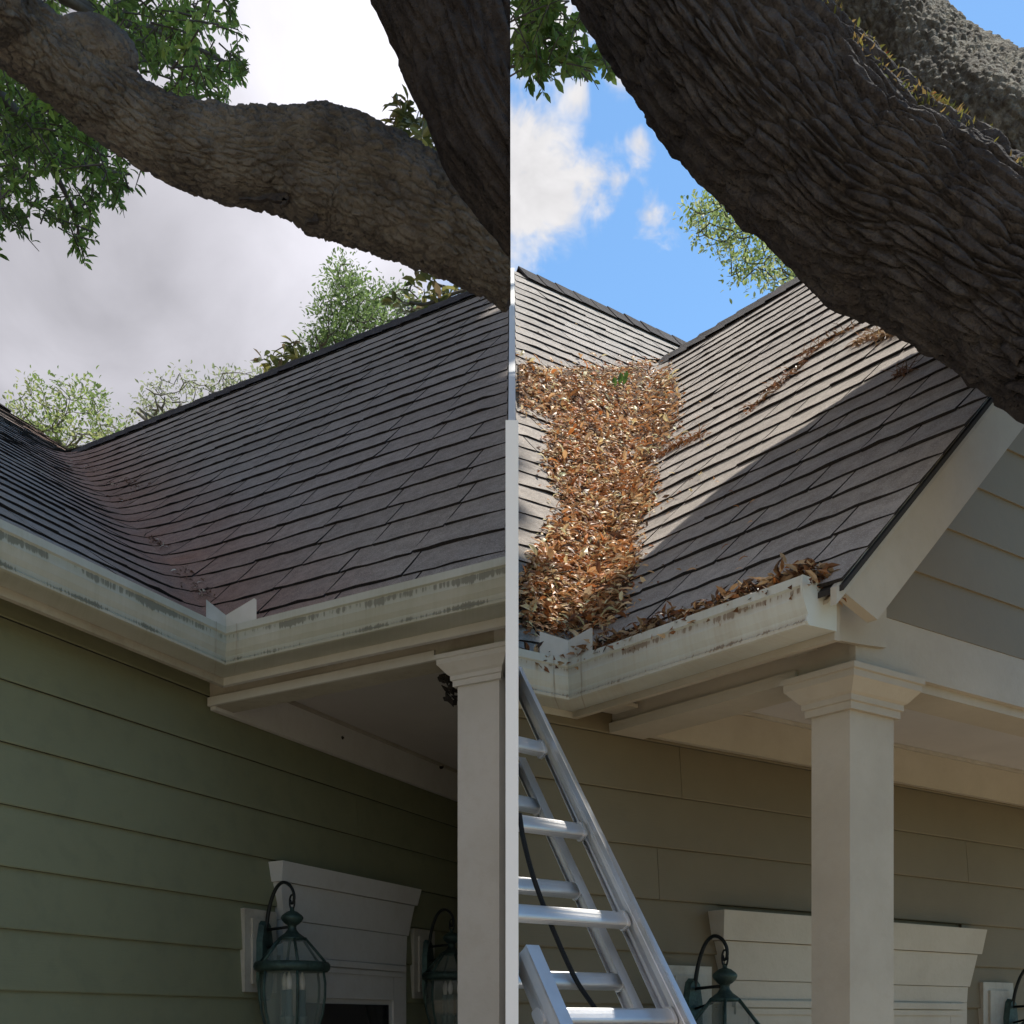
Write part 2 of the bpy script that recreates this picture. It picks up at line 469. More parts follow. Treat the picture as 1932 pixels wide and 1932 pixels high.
def shingle_patch(surf, lo_fn, hi_fn, u0, u1, h0, h1, dh, nrm, rnd, stainf):
    """a shingle with a slightly uneven butt edge and black cut edges of bare bitumen"""
    seg = max(2, int(abs(u1 - u0) / .055))
    lift = .0070 + .0042 * rnd.random()
    wob = [rnd.uniform(-.0040, .0040) for _ in range(seg + 1)]
    curl = [max(0., rnd.gauss(.0005, .0016)) for _ in range(seg + 1)]
    hs = (h0, h0 + (h1 - h0) * .45, h1 + dh * .16)
    lf = (lift, lift * .55, .001)
    V, C = [], []
    tone = rnd.uniform(.92, 1.08)
    n = seg + 1
    cl = [[False] * n for _ in range(3)]
    fx = [[1.] * n for _ in range(3)]
    def at(k, h, r=None):
        lo, hi = lo_fn(h), hi_fn(h)
        u = u0 + (u1 - u0) * k / seg
        v = min(max(u, min(lo, hi)), max(lo, hi))
        if r is not None:
            cl[r][k] = abs(u - v) > 1e-6
            dv = min(abs(v - lo), abs(v - hi)) if abs(hi - lo) > .01 else 0
            fx[r][k] = .5 + .5 * min(1., dv / .14)
        return surf(v, h)
    for r in range(3):
        for k in range(n):
            p = at(k, hs[r] + (wob[k] if r == 0 else 0), r)
            V.append(p + nrm * ((lf[r] + (curl[k] if r == 0 else 0)) * fx[r][k]))
            st = stainf(p)
            C.append(np.array([1, .97, .95]) * tone * (1 - st) + np.array([.88, .50, .38]) * tone * st)
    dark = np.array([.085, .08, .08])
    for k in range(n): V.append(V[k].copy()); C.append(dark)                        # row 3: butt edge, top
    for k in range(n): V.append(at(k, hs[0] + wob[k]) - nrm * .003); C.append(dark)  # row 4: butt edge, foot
    fc = []
    for r in range(2):
        for k in range(seg):
            fc.append([r * n + k, r * n + k + 1, (r + 1) * n + k + 1, (r + 1) * n + k])
    for k in range(seg):
        fc.append([4 * n + k, 4 * n + k + 1, 3 * n + k + 1, 3 * n + k])
    for k, e in ((0, 0), (seg, 1)):
        if cl[0][k] or cl[1][k]: continue
        i0 = len(V)
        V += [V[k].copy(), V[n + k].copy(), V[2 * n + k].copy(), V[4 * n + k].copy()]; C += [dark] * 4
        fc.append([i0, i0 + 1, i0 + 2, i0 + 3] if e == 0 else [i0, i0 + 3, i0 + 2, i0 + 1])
    V = np.array(V)
    if max(np.linalg.norm(V[0] - V[seg]), np.linalg.norm(V[2 * n] - V[2 * n + seg])) < .012: return None
    return V, fc, np.array(C)

def roof_shingles(house, roof, side, mat, uend, tabw, seed, slope_obj, stainf, hmax):
    """yield all shingles of one slope"""
    rnd = random.Random(seed)
    fr = roof.fr
    out = []
    nc = int(hmax / roof.dh)
    if side == 'porch':
        surf = roof.porch
        nrm = np.cross(fr.B, fr.A + np.array([0, 0, roof.m]))
    else:
        surf = roof.main
        nrm = np.cross(fr.A, -fr.B + np.array([0, 0, roof.mm]))
    nrm = nrm / np.linalg.norm(nrm)
    if nrm[2] < 0: nrm = -nrm
    for c in range(nc + 1):
        h0, h1 = c * roof.dh + .001, min((c + 1) * roof.dh, hmax)
        if h1 - h0 < .02: continue
        if side == 'porch':
            lo_fn = roof.bval
            hi_fn = lambda h: uend(h)
        else:
            lo_fn = lambda h: uend(h)
            hi_fn = (lambda h: roof.aval(h)) if h1 <= roof.hr + .03 else (lambda h: roof.aw + 1.3)
        ht = h1 + roof.dh * .2
        a = min(lo_fn(h0), lo_fn(h1), lo_fn(ht)); b = max(hi_fn(h0), hi_fn(h1), hi_fn(ht))
        u = a - rnd.uniform(0, tabw * .3) - (c % 2) * tabw * .5 - (c % 3) * .03
        u0 = a
        while u < b:
            wd = tabw * rnd.uniform(.94, 1.06)
            u1 = u + wd if b - (u + wd) > .09 else b
            if u1 - u0 > .09:
                g = .0036
                p = shingle_patch(surf, lo_fn, hi_fn, u0 + g, u1 - g, h0, h1, roof.dh, nrm, rnd, stainf)
                if p is not None: out.append(p)
                u0 = u1
            u = u1 if u1 == b else u + wd
    return out

def screen_area(V):
    q = to_px(V).T
    if (V[:, 1] < .3).any(): return 0
    c = q.mean(0)
    if c[0] < -60 or c[0] > 1990 or c[1] < -60 or c[1] > 1990: return -1
    d = q.max(0) - q.min(0)
    return d[0] * d[1]

def place_shingles(items, limit, mat_fn, base):
    """items: (V,F,C,slope_obj,mat). Largest `limit` in view become objects, the rest join per slope"""
    sc = [screen_area(i[0]) for i in items]
    order = sorted(range(len(items)), key=lambda k: -sc[k])
    keep = set(k for k in order[:limit] if sc[k] > 0)
    rest = {}
    for k, (V, fc, C, so, mat) in enumerate(items):
        if k in keep:
            mk('shingle', V, fc, mat, so, base, col=C)
        else:
            rest.setdefault(so.name, [so, mat, [], []])
            rest[so.name][2].append((V, fc)); rest[so.name][3].append(C)
    for nme, (so, mat, parts, cols) in rest.items():
        v, f = merge(parts)
        o = mk('shingle_field', v, f, mat, so, base, col=np.vstack(cols))
        o['kind'] = 'stuff'

def slab(name, poly, thick, mat, parent, base):
    """solid from a planar polygon, thickened along -thick vector"""
    p = np.asarray(poly, float); t = np.asarray(thick, float)
    return loft(name, p, p + t, mat, parent, base)

def clip_poly(poly, xl, keep_less):
    out = []
    n = len(poly)
    for i in range(n):
        a, b = np.asarray(poly[i]), np.asarray(poly[(i + 1) % n])
        ia = (a[0] <= xl) if keep_less else (a[0] >= xl)
        ib = (b[0] <= xl) if keep_less else (b[0] >= xl)
        if ia: out.append(a)
        if ia != ib:
            t = (xl - a[0]) / (b[0] - a[0]); out.append(a + (b - a) * t)
    return out

GUT = [(.000, .000), (.004, .000), (.004, -.104), (.078, -.104), (.090, -.095), (.094, -.080), (.112, -.052), (.115, -.022), (.100, -.006), (.100, .000),
       (.124, .003), (.126, -.020), (.120, -.024), (.121, -.050), (.112, -.072), (.103, -.086), (.101, -.099), (.108, -.104), (.106, -.112), (.098, -.114), (.000, -.110)]
GUTV = []
_acc = 0.
for i, p in enumerate(GUT):
    GUTV.append(0.0 if i < 10 else [0.10, .22, .25, .42, .55, .64, .70, .74, .82, .88, .98][i - 10])

def boards(house, wall, fr, z_list, mat, a0, a1, openings, base, joints, rnd):
    """lap siding: one object per board. z_list ascending board bottoms; a0/a1 = functions of b or numbers"""
    for i, z in enumerate(z_list[:-1]):
        zt = z_list[i + 1] + .026
        prof = [(.001, z), (.0205, z), (.0225, z + .004), (.0085, zt), (.001, zt)]
        spans = [(a0, a1)]
        for (oa, ob, oz0, oz1) in openings:
            if z < oz1 - .03 and zt > oz0:
                ns = []
                for (p, q) in spans:
                    ns += [(p, oa), (ob, q)]
                spans = ns
        for (p, q) in spans:
            segs = [(p, q)]
            j = joints.get(i)
            if j is not None and (callable(p) or p < j) and (callable(q) or q > j): segs = [(p, j - .0012), (j + .0012, q)]
            for (pp, qq) in segs:
                la = [fr.w(pp(o) if callable(pp) else pp, o, zz) for o, zz in prof]
                lb = [fr.w(qq(o) if callable(qq) else qq, o, zz) for o, zz in prof]
                if np.dot(lb[0] - la[0], fr.A) < .02: continue
                o = loft('siding_board', la, lb, mat, wall, base)
                o.data.materials.append(M['lap_shadow_grime'] if mat is M['siding_l'] else M['lap_shadow_grime_r'])
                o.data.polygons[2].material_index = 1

def prism(name, fr, plan, z0, z1, mat, parent, base, clip=None):
    """vertical prism from plan points (a,b); clip = (x, keep_less)"""
    p = [fr.w(a, b, z0) for a, b in plan]
    if clip: p = clip_poly(p, *clip)
    if len(p) < 3: return None
    p = np.array(p)
    return loft(name, p, p + np.array([0, 0, z1 - z0]), mat, parent, base)

def rect(a0, a1, b0, b1): return [(a0, b0), (a1, b0), (a1, b1), (a0, b1)]

def ridge_caps(house, pts_fn, u0, u1, dl, dr, base, parent, mat, seed):
    """bent cap shingles along a ridge: pts_fn(u) -> point, dl/dr = slope vectors down each side"""
    rnd = random.Random(seed)
    u = u0
    st = .142 * (1 if u1 > u0 else -1)
    dl = np.asarray(dl) / np.linalg.norm(dl); dr = np.asarray(dr) / np.linalg.norm(dr)
    up = np.array([0, 0, 1.])
    n = int(abs(u1 - u0) / .142)
    for k in range(n):
        a, b = u0 + st * k, u0 + st * (k + 1.12)
        V = []
        for (uu, lf) in ((a, .030), (b, .023)):
            p = pts_fn(uu) + up * (lf + rnd.uniform(-.002, .003))
            for (s, d) in ((.150, dl), (.07, dl), (0, dl), (.07, dr), (.150, dr)):
                V.append(p + d * s + up * (.006 if s == 0 else 0.0))
        V += [V[i] - up * .016 for i in range(5)]
        fc = [[i, i + 1, i + 6, i + 5] for i in range(4)] + [[10 + i, 11 + i, i + 1, i] for i in range(4)]
        mk('ridge_shingle', V, fc, mat, parent, base)

def capital(fr, a0, a1, b0, b1, zb, zt, mat, parent, base, clip):
    """stepped column capital, rings of increasing size"""
    h = zt - zb
    steps = [(.006, 0), (.012, .0), (.012, .18), (.018, .20), (.018, .34), (.026, .40), (.044, .62), (.050, .68), (.050, .84), (.056, .86), (.056, 1.0)]
    rings = []
    for (o, t) in steps:
        p = [fr.w(a, b, zb + h * t) for a, b in rect(a0 - o, a1 + o, b0 - o, b1 + o)]
        if clip:
            p = [np.array([min(q[0], clip[0]) if clip[1] else max(q[0], clip[0]), q[1], q[2]]) for q in p]
        rings.append(np.array(p))
    v = np.vstack(rings); f = [[3, 2, 1, 0], [len(v) - 4 + i for i in range(4)]]
    for r in range(len(rings) - 1):
        for i in range(4):
            j = (i + 1) % 4
            f.append([r * 4 + i, r * 4 + j, (r + 1) * 4 + j, (r + 1) * 4 + i])
    return mk('capital', v, f, mat, parent, base)

def door_header(fr, house, base, a0, a1, zt, heights, clip, mat):
    """entrance surround: flared cap, two frieze boards, moulding, casing and dark glass. heights: list of z breaks below zt"""
    door = prism('door', fr, rect(a0 + .10, a1 - .10, .002, .022), -1.55, heights[1], mat, house, base)
    fl = .030
    def flared(name, zt_, zb_, at0, at1, ab0, ab1, bt, bb):
        la = [fr.w(at0, 0.001, zt_), fr.w(at1, .001, zt_), fr.w(at1, bt, zt_), fr.w(at0, bt, zt_)]
        lb = [fr.w(ab0, 0.001, zb_), fr.w(ab1, .001, zb_), fr.w(ab1, bb, zb_), fr.w(ab0, bb, zb_)]
        return loft(name, lb, la, mat, door, base)
    z1, z2, z3 = heights
    flared('cap_board', zt, z1, a0, a1, a0 + .012, a1 - .012, .085, .070)
    flared('frieze_board', z1 - .002, z2, a0 + .022, a1 - .022, a0 + .055, a1 - .055, .058, .045)
    flared('lintel_board', z2 - .002, z3, a0 + .058, a1 - .058, a0 + .062, a1 - .062, .038, .036)
    prism('moulding', fr, rect(a0 + .09, a1 - .095, .036, .052), z3 - .030, z3 - .006, mat, door, base)
    prism('moulding', fr, rect(a0 + .10, a1 - .105, .036, .044), z3 - .055, z3 - .034, mat, door, base)
    for (p, q) in ((a0 + .062, a0 + .17), (a1 - .17, a1 - .062)):
        prism('casing', fr, rect(p, q, .0225, .036), -1.55, z3 - .001, mat, door, base)
    prism('casing', fr, rect(a0 + .172, a1 - .172, .0225, .036), z3 - .16, z3 - .001, mat, door, base)
    gz = z3 - .162
    prism('pane', fr, rect(a0 + .20, a1 - .20, .0225, .027), -1.3, gz - .02, M['door_glass'], door, base)
    return door

def build_left():
    fr, rf = FL, RL
    base = fr.base
    H = empty('house', base)
    tag(H, 'grey green lap-sided house with swept dark shingle roof and mildewed white gutters', 'house')
    clip = (-XC, True)
    # ---- walls
    wall = prism('wall', fr, [(-2.0, -.001), (3.0, -.001), (3.0, -.12), (-2.0, -.12)], -1.6, 1.235, M['siding_l'], H, base, clip)
    zs = [.0925 + .1775 * k for k in range(-9, 7)]
    zs = [z for z in zs if z > -1.58] + [1.245]
    DO = (.385, 1.36, -2.0, .60)
    boards(H, wall, fr, zs, M['siding_l'], -2.0, lambda o: fr.ac(o), [(DO[0] + .0, DO[1], -2, .600)], base, {len(zs) - 4: .95}, R_)
    # ---- soffit, fascia and gutter
    fa, fb = -.10, .18           # fascia planes
    zl = 1.280
    g = [(o, z + zl) for o, z in GUT]
    la = [fr.w(-2.05, fb + o, z) for o, z in g]
    lb = [fr.w(fa - o, fb + o, z) for o, z in g]
    gm = loft('gutter', la, lb, M['gutter_l'], H, base, uvv=GUTV, sub=24)
    la = [fr.w(fa - o, fb + o, z) for o, z in g]
    lb = [fr.w(fa - o, fr.bc(fa - o), z) for o, z in g]
    gp = loft('gutter', la, lb, M['gutter_l'], H, base, uvv=GUTV, sub=24)
    # corner sleeve seams
    for (pa, pb, par) in (((fa - .05, 0), None, gm), (None, None, gp)):
        pass
    for s, par in ((0, gm), (1, gp)):
        pr = [(o + .002, z + (-.001 if z < -.05 else .001)) for o, z in GUT[10:]] 
        ring = []
        for (d0, d1) in ((.045, .049),):
            v, f = [], []
            for dd in (d0, d1):
                for o, z in pr:
                    v.append(fr.w(fa - o - dd, fb + o, z + zl) if s == 0 else fr.w(fa - o, fb + o + dd, z + zl))
            n = len(pr)
            f = [[i, i + 1, n + i + 1, n + i] for i in range(n - 1)]
            mk('seam', v, f, M['trim_dirty'], par, base)
    # fascia boards (behind the gutter, bottom shows below it)
    zf0, zf1 = zl - .135, zl + .0
    loft('fascia', [fr.w(-2.0, fb - .02, zf0), fr.w(-2.0, fb - .001, zf0), fr.w(-2.0, fb - .001, zf1), fr.w(-2.0, fb - .02, zf1)],
         [fr.w(fa + .02, fb - .02, zf0), fr.w(fa + .001, fb - .001, zf0), fr.w(fa + .001, fb - .001, zf1), fr.w(fa + .02, fb - .02, zf1)], M['trim_dirty'], H, base)
    def endb(a): return fr.bc(a)
    loft('fascia', [fr.w(fa + .02, fb - .02, zf0), fr.w(fa + .001, fb - .001, zf0), fr.w(fa + .001, fb - .001, zf1), fr.w(fa + .02, fb - .02, zf1)],
         [fr.w(fa + .02, endb(fa + .02), zf0), fr.w(fa + .001, endb(fa + .001), zf0), fr.w(fa + .001, endb(fa + .001), zf1), fr.w(fa + .02, endb(fa + .02), zf1)], M['trim'], H, base)
    # sloping soffits up to the wall and the beam
    def soff(p4, name='soffit'):
        p = np.array(p4); slab(name, p, (0, 0, .012), M['trim_dirty'], H, base)
    soff([fr.w(-2.0, fb - .021, zf0 + .03), fr.w(fa + .021, fb - .021, zf0 + .03), fr.w(.0, .019, 1.235), fr.w(-2.0, .019, 1.235)])
    soff([fr.w(fa + .021, fb - .021, zf0 + .03), fr.w(fa + .021, endb(fa + .021), zf0 + .03), fr.w(-.001, endb(-.001), 1.235), fr.w(-.001, .02, 1.235)])
    # soffit vent brackets
    for (b, par) in ((.38, H), (1.05, H)):
        v, f = obox(fr.w(fa + .06, b, zf0 + .045), fr.A * .018, fr.B * .030, (0, 0, .010))
        mk('soffit_bracket', v, f, M['trim_dirty'], H, base)
    # splash guard on the inside corner
    sg = []
    t = .002
    hgt = .085
    c0 = (fa - .117, fb + .117)
    v = []
    for off in (0, .003):
        ca, cb = c0[0] - off, c0[1] + off
        v += [fr.w(ca - .095, cb, zl - .012), fr.w(ca - .095, cb, zl + hgt * .72), fr.w(ca, cb, zl + hgt * .50), fr.w(ca, cb + .125, zl + hgt * .86), fr.w(ca, cb + .135, zl + hgt * .78), fr.w(ca, cb + .135, zl - .012), fr.w(ca, cb, zl - .012)]
    f = [[0, 1, 2, 6], [6, 2, 3, 4, 5], [7, 13, 9, 8], [13, 12, 11, 10, 9]]
    for lp in ([0, 1, 2, 3, 4, 5, 6],):
        for i in range(7):
            a, b = lp[i], lp[(i + 1) % 7]
            f.append([a, a + 7, b + 7, b])
    mk('splash_guard', v, f, M['flash'], gp, base)
    # ---- porch beam, frieze, ceiling
    zb, zc = 1.120, 1.252
    bl = [(0.0, zb), (.10, zb), (.10, zc + .05), (0.0, zc + .05)]
    loft('beam', [fr.w(a, 0.02, z) for a, z in bl], [fr.w(a, 1.215, z) for a, z in bl], M['trim_dirty'], H, base)
    bl = [(-.012, zb + .0), (-.001, zb + .0), (-.001, zb + .030), (-.012, zb + .030)]
    loft('beam_trim', [fr.w(a, 0.02, z) for a, z in bl], [fr.w(a, 1.0, z) for a, z in bl], M['trim'], H, base)
    # front return board above the column
    prism('corner_board', fr, rect(-.004, .30, 1.216, 1.262), zb + .0, zl + .06, M['trim'], H, base, clip)
    prism('ceiling', fr, rect(.101, 3.2, .022, 1.21), zc, zc + .02, M['ceiling'], H, base, clip)
    prism('frieze_board', fr, rect(.004, 3.2, .020, .045), 1.108, zc - .002, M['trim'], H, base, clip)
    prism('ceiling_bead', fr, rect(.102, 3.2, .046, .058), zc - .014, zc - .001, M['trim_dirty'], H, base, clip)
    # ---- column
    col = prism('column', fr, rect(.004, .19, 1.080, 1.230), -1.6, 1.045, M['trim'], H, base, clip)
    capital(fr, .004, .19, 1.080, 1.230, 1.028, 1.119, M['trim'], col, base, clip)
    # ---- door surround
    door_header(fr, H, base, .345, 1.392, .616, (.541, .400, .262), clip, M['trim'])
    # lantern mounting blocks
    for (a0, a1, z0, z1) in ((.178, .368, .115, .424), (1.405, 1.60, .115, .440)):
        blk = prism('mounting_block', fr, rect(a0, a1, .010, .034), z0, z1, M['trim_dirty'], H, base)
        prism('block_panel', fr, rect(a0 + .035, a1 - .03, .0345, .044), z0 + .03, z1 - .035, M['trim_dirty'], blk, base)
    # ---- roof
    pend = lambda h: fr.bc(rf.qa + h / rf.m) - .003
    p = [fr.w(rf.qa, rf.qb, rf.z0), fr.w(rf.qa, fr.bc(rf.qa), rf.z0), fr.w(rf.aw, fr.bc(rf.aw), rf.z0 + rf.hr), fr.w(rf.aw, rf.qb - rf.hr / rf.mm, rf.z0 + rf.hr)]
    dn = np.array([0, 0, -.012])
    ps = slab('roof_slope', np.array(p) + dn, (0, 0, -.03), M['deck'], H, base)
    bm = rf.qb - rf.hm / rf.mm
    p = [fr.w(-2.05, rf.qb, rf.z0), fr.w(rf.qa, rf.qb, rf.z0), fr.w(rf.aw, rf.qb - rf.hr / rf.mm, rf.z0 + rf.hr), fr.w(rf.aw + 1.3, rf.qb - rf.hr / rf.mm, rf.z0 + rf.hr), fr.w(rf.aw + 1.3, bm, rf.z0 + rf.hm), fr.w(-2.05, bm, rf.z0 + rf.hm)]
    ms = slab('roof_slope', np.array(p) + dn, (0, 0, -.03), M['deck'], H, base)
    # far slopes close the volume
    p = [fr.w(rf.aw, fr.bc(rf.aw), rf.z0 + rf.hr - .012), fr.w(rf.aw, -4.2, rf.z0 + rf.hr - .012), fr.w(rf.aw * 2, -4.2, rf.z0 + rf.hr - rf.m * rf.aw), fr.w(rf.aw * 2, fr.bc(rf.aw * 2), rf.z0 + rf.hr - rf.m * rf.aw)]
    p = clip_poly(p, -XC, True)
    if len(p) >= 3: slab('roof_slope', p, (0, 0, -.03), M['deck'], H, base)
    p = [fr.w(-2.05, bm, rf.z0 + rf.hm - .012), fr.w(rf.aw + 1.3, bm, rf.z0 + rf.hm - .012), fr.w(rf.aw + 1.3, bm - 3.5, rf.z0 + rf.hm - 2.4), fr.w(-2.05, bm - 3.5, rf.z0 + rf.hm - 2.4)]
    slab('roof_slope', p, (0, 0, -.03), M['deck'], H, base)
    def stain(p):
        q = fr.loc(p)
        d = abs(rf.m * (q[0] - rf.qa) - rf.mm * (rf.qb - q[1])) / rf.m
        n = noise.noise(Vector(p) * 5.0) * .5 + .5
        return max(0., min(1., (1.12 - d / .50))) ** .8 * (.45 + .55 * n)
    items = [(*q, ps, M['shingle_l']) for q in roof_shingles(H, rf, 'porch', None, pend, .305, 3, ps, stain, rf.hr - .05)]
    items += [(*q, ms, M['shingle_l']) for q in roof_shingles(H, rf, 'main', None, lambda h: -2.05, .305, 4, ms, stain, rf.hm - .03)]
    place_shingles(items, 300, None, base)
    ridge_caps(H, lambda b: fr.w(rf.aw, b, rf.z0 + rf.hr), -3.95, fr.bc(rf.aw) - .05, -fr.A - np.array([0, 0, rf.m]), fr.A - np.array([0, 0, rf.m]), base, ps, M['ridge'], 5)
    ridge_caps(H, lambda a: fr.w(a, bm, rf.z0 + rf.hm), -2.0, rf.aw + 1.2, fr.B - np.array([0, 0, rf.mm]), -fr.B - np.array([0, 0, rf.mm]), base, ms, M['ridge'], 6)
    # gable end of the main wing (left, outside the picture) and the added divider wall
    z0 = -1.6
    p = [fr.w(-1.99, -.13, z0), fr.w(-1.99, 2 * bm, z0), fr.w(-1.99, 2 * bm, rf.z0 - .2), fr.w(-1.99, bm, rf.z0 + rf.hm - .05), fr.w(-1.99, -.13, rf.z0 + .1)]
    slab('gable_wall', p, fr.A * .1, M['siding_l'], H, base)
    # added divider wall closing the cut house ends: follows both roofs
    x0, x1 = -XC + .0005, XC - .0005
    ye = fr.w(rf.qa, fr.bc(rf.qa), 0)[1]; yr = fr.w(rf.aw, fr.bc(rf.aw), 0)[1]
    f2, r2 = FR, RR
    b2 = r2.qb - r2.hm / r2.mm
    y2 = f2.w(f2.ac(r2.qb), r2.qb, 0)[1]; y2r = f2.w(f2.ac(b2), b2, 0)[1]
    hl = lambda y: rf.z0 + rf.hr * (y - ye) / (yr - ye)
    hr_ = lambda y: r2.z0 + r2.hm * (y - y2) / (y2r - y2)
    ys = [2.48] + list(np.linspace(ye, yr, 6)) + list(np.linspace(yr + .1, y2r, 6))
    top = [(y, EYE + (1.30 if y < ye else max(hl(y) if y <= yr + .01 else -9, hr_(y) if y >= y2 else -9)) + .012) for y in ys]
    prof = [(2.48, 0.0)] + top + [(y2r + 1.5, EYE + r2.z0 + r2.hm - 1.8), (y2r + 1.5, 0.0)]
    la = np.array([(x0, y, z) for y, z in prof]); lb = np.array([(x1, y, z) for y, z in prof])
    loft('divider_wall', la, lb, M['wall_white'], H, base)
    return H

def build_right():
    fr, rf = FR, RR
    base = fr.base
    H = empty('house', base)
    tag(H, 'olive house with leaf-choked roof valley, front gable and square white porch column', 'house')
    clip = (XC, False)
    wall = prism('wall', fr, [(-1.4, -.001), (4.6, -.001), (4.6, -.12), (-1.4, -.12)], -1.6, 1.05, M['siding_r'], H, base, clip)
    zs = [.236 + .1745 * k for k in range(-10, 5)]
    zs = [z for z in zs if z > -1.58] + [1.06]
    boards(H, wall, fr, zs, M['siding_r'], lambda o: fr.ac(o), 4.6, [(.475, 1.87, -2, .372)], base, {len(zs) - 3: .30, len(zs) - 4: 1.9, len(zs) - 5: .2}, R_)
    fa, fb = -.165, .026
    zl = 1.090
    bf = .985                    # gutter end
    g = [(o, z + zl) for o, z in GUT]
    la = [fr.w(fr.ac(fb + o), fb + o, z) for o, z in g]
    lb = [fr.w(fa - o, fb + o, z) for o, z in g]
    gm = loft('gutter', la, lb, M['gutter_r'], H, base, uvv=GUTV, sub=10)
    lb2 = [fr.w(fa - o, bf, z) for o, z in g]
    gp = loft('gutter', lb, lb2, M['gutter_r'], H, base, uvv=GUTV, sub=20)
    # end cap of the gutter
    ep = [(0.0, 0.002), (.124, .004), (.127, -.020), (.122, -.050), (.112, -.073), (.104, -.088), (.109, -.106), (.100, -.115), (0, -.111)]
    loft('end_cap', [fr.w(fa - o, bf + .0005, z + zl) for o, z in ep], [fr.w(fa - o, bf + .006, z + zl) for o, z in ep], M['gutter_r'], gp, base)
    for s, par, dd in ((0, gm, .05), (1, gp, .055)):
        pr = [(o + .002, z + (-.001 if z < -.05 else .001)) for o, z in GUT[10:]]
        v = []
        for d in (dd, dd + .004):
            for o, z in pr: v.append(fr.w(fa - o - d, fb + o, z + zl) if s == 0 else fr.w(fa - o, fb + o + d, z + zl))
        n = len(pr)
        mk('seam', v, [[i, i + 1, n + i + 1, n + i] for i in range(n - 1)], M['trim_dirty'], par, base)
    zf0 = zl - .130
    xa = fr.ac(fb - .01)
    loft('fascia', [fr.w(xa, fb - .02, zf0), fr.w(xa, fb - .001, zf0), fr.w(xa, fb - .001, zl), fr.w(xa, fb - .02, zl)],
         [fr.w(fa + .02, fb - .02, zf0), fr.w(fa + .001, fb - .001, zf0), fr.w(fa + .001, fb - .001, zl), fr.w(fa + .02, fb - .02, zl)], M['trim_dirty'], H, base)
    loft('fascia', [fr.w(fa + .02, fb - .02, zf0), fr.w(fa + .001, fb - .001, zf0), fr.w(fa + .001, fb - .001, zl), fr.w(fa + .02, fb - .02, zl)],
         [fr.w(fa + .02, .984, zf0), fr.w(fa + .001, .984, zf0), fr.w(fa + .001, .984, zl), fr.w(fa + .02, .984, zl)], M['trim_r'], H, base)
    slab('soffit', [fr.w(fa + .021, fb - .021, zf0 + .02), fr.w(fa + .021, .935, zf0 + .02), fr.w(-.001, .935, 1.035), fr.w(-.001, .02, 1.035)], (0, 0, .012), M['trim_r'], H, base)
    v, f = obox(fr.w(fa + .105, .78, zf0 + .048), fr.A * .030, fr.B * .045, (0, 0, .010))
    mk('soffit_bracket', v, f, M['trim_r'], H, base)
    v, f = obox(fr.w(fa + .10, .10, zf0 + .035), fr.A * .05, fr.B * .05, (0, 0, .006))
    mk('soffit_bracket', v, f, M['trim_r'], H, base)
    # splash guard
    hgt = .085; c0 = (fa - .117, fb + .117); v = []
    for off in (0, .003):
        ca, cb = c0[0] - off, c0[1] + off
        v += [fr.w(ca - .105, cb, zl - .012), fr.w(ca - .105, cb, zl + hgt * .80), fr.w(ca, cb, zl + hgt * .72), fr.w(ca, cb + .10, zl + hgt * .86), fr.w(ca, cb + .105, zl + hgt * .80), fr.w(ca, cb + .105, zl - .012), fr.w(ca, cb, zl - .012)]
    f = [[0, 1, 2, 6], [6, 2, 3, 4, 5], [7, 13, 9, 8], [13, 12, 11, 10, 9]]
    for i in range(7): f.append([i, i + 7, (i + 1) % 7 + 7, (i + 1) % 7])
    mk('splash_guard', v, f, M['flash'], gp, base)
    # beam, front beam, ceiling
    zb, zc = .935, 1.088
    fb0 = .905                   # front face of the beam
    bl = [(0.0, zb), (.13, zb), (.13, zc + .03), (0.0, zc + .03)]
    loft('beam', [fr.w(a, .02, z) for a, z in bl], [fr.w(a, fb0, z) for a, z in bl], M['trim_r'], H, base)
    bl = [(-.014, zb), (-.001, zb), (-.001, zb + .032), (-.014, zb + .032)]
    loft('beam_trim', [fr.w(a, .02, z) for a, z in bl], [fr.w(a, .74, z) for a, z in bl], M['trim_r'], H, base)
    AE = 2 * rf.aw + .23         # far end of the porch
    prism('front_beam', fr, rect(.131, AE - .25, fb0 - .13, fb0), .920, zc + .03, M['trim_r'], H, base)
    prism('front_board', fr, rect(-.006, AE - .25, fb0 + .0005, fb0 + .020), .945, 1.088, M['trim_r'], H, base)
    prism('ceiling', fr, rect(.131, AE - .3, .022, fb0 - .131), zc, zc + .02, M['ceiling'], H, base)
    prism('frieze_board', fr, rect(.004, 4.6, .020, .045), .943, zc - .002, M['trim_r'], H, base)
    prism('ceiling_bead', fr, rect(.132, 4.6, .046, .058), zc - .014, zc - .001, M['trim_dirty'], H, base)
    col = prism('column', fr, rect(.0, .18, .783, .903), -1.6, .845, M['trim_r'], H, base)
    capital(fr, .0, .18, .783, .903, .828, .934, M['trim_r'], col, base, None)
    door_header(fr, H, base, .430, 1.930, .386, (.285, .150, .085), clip, M['trim_r'])
    for (a0, a1, z0, z1) in ((.215, .425, -.12, .193), (1.985, 2.2, -.12, .172)):
        blk = prism('mounting_block', fr, rect(a0, a1, .010, .034), z0, z1, M['trim_dirty'], H, base)
        prism('block_panel', fr, rect(a0 + .035, a1 - .03, .0345, .044), z0 + .03, z1 - .035, M['trim_dirty'], blk, base)
    # ---- gable: boards, rake, return
    gb = .915
    za0 = 1.0885
    apex_z = rf.z0 + rf.hr
    gw = slab('gable_wall', [fr.w(-.02, gb - .012, za0), fr.w(AE - .22, gb - .012, za0), fr.w(rf.aw, gb - .012, apex_z - .06)], -fr.B * .08, M['gable'], H, base)
    z = za0
    k = 0
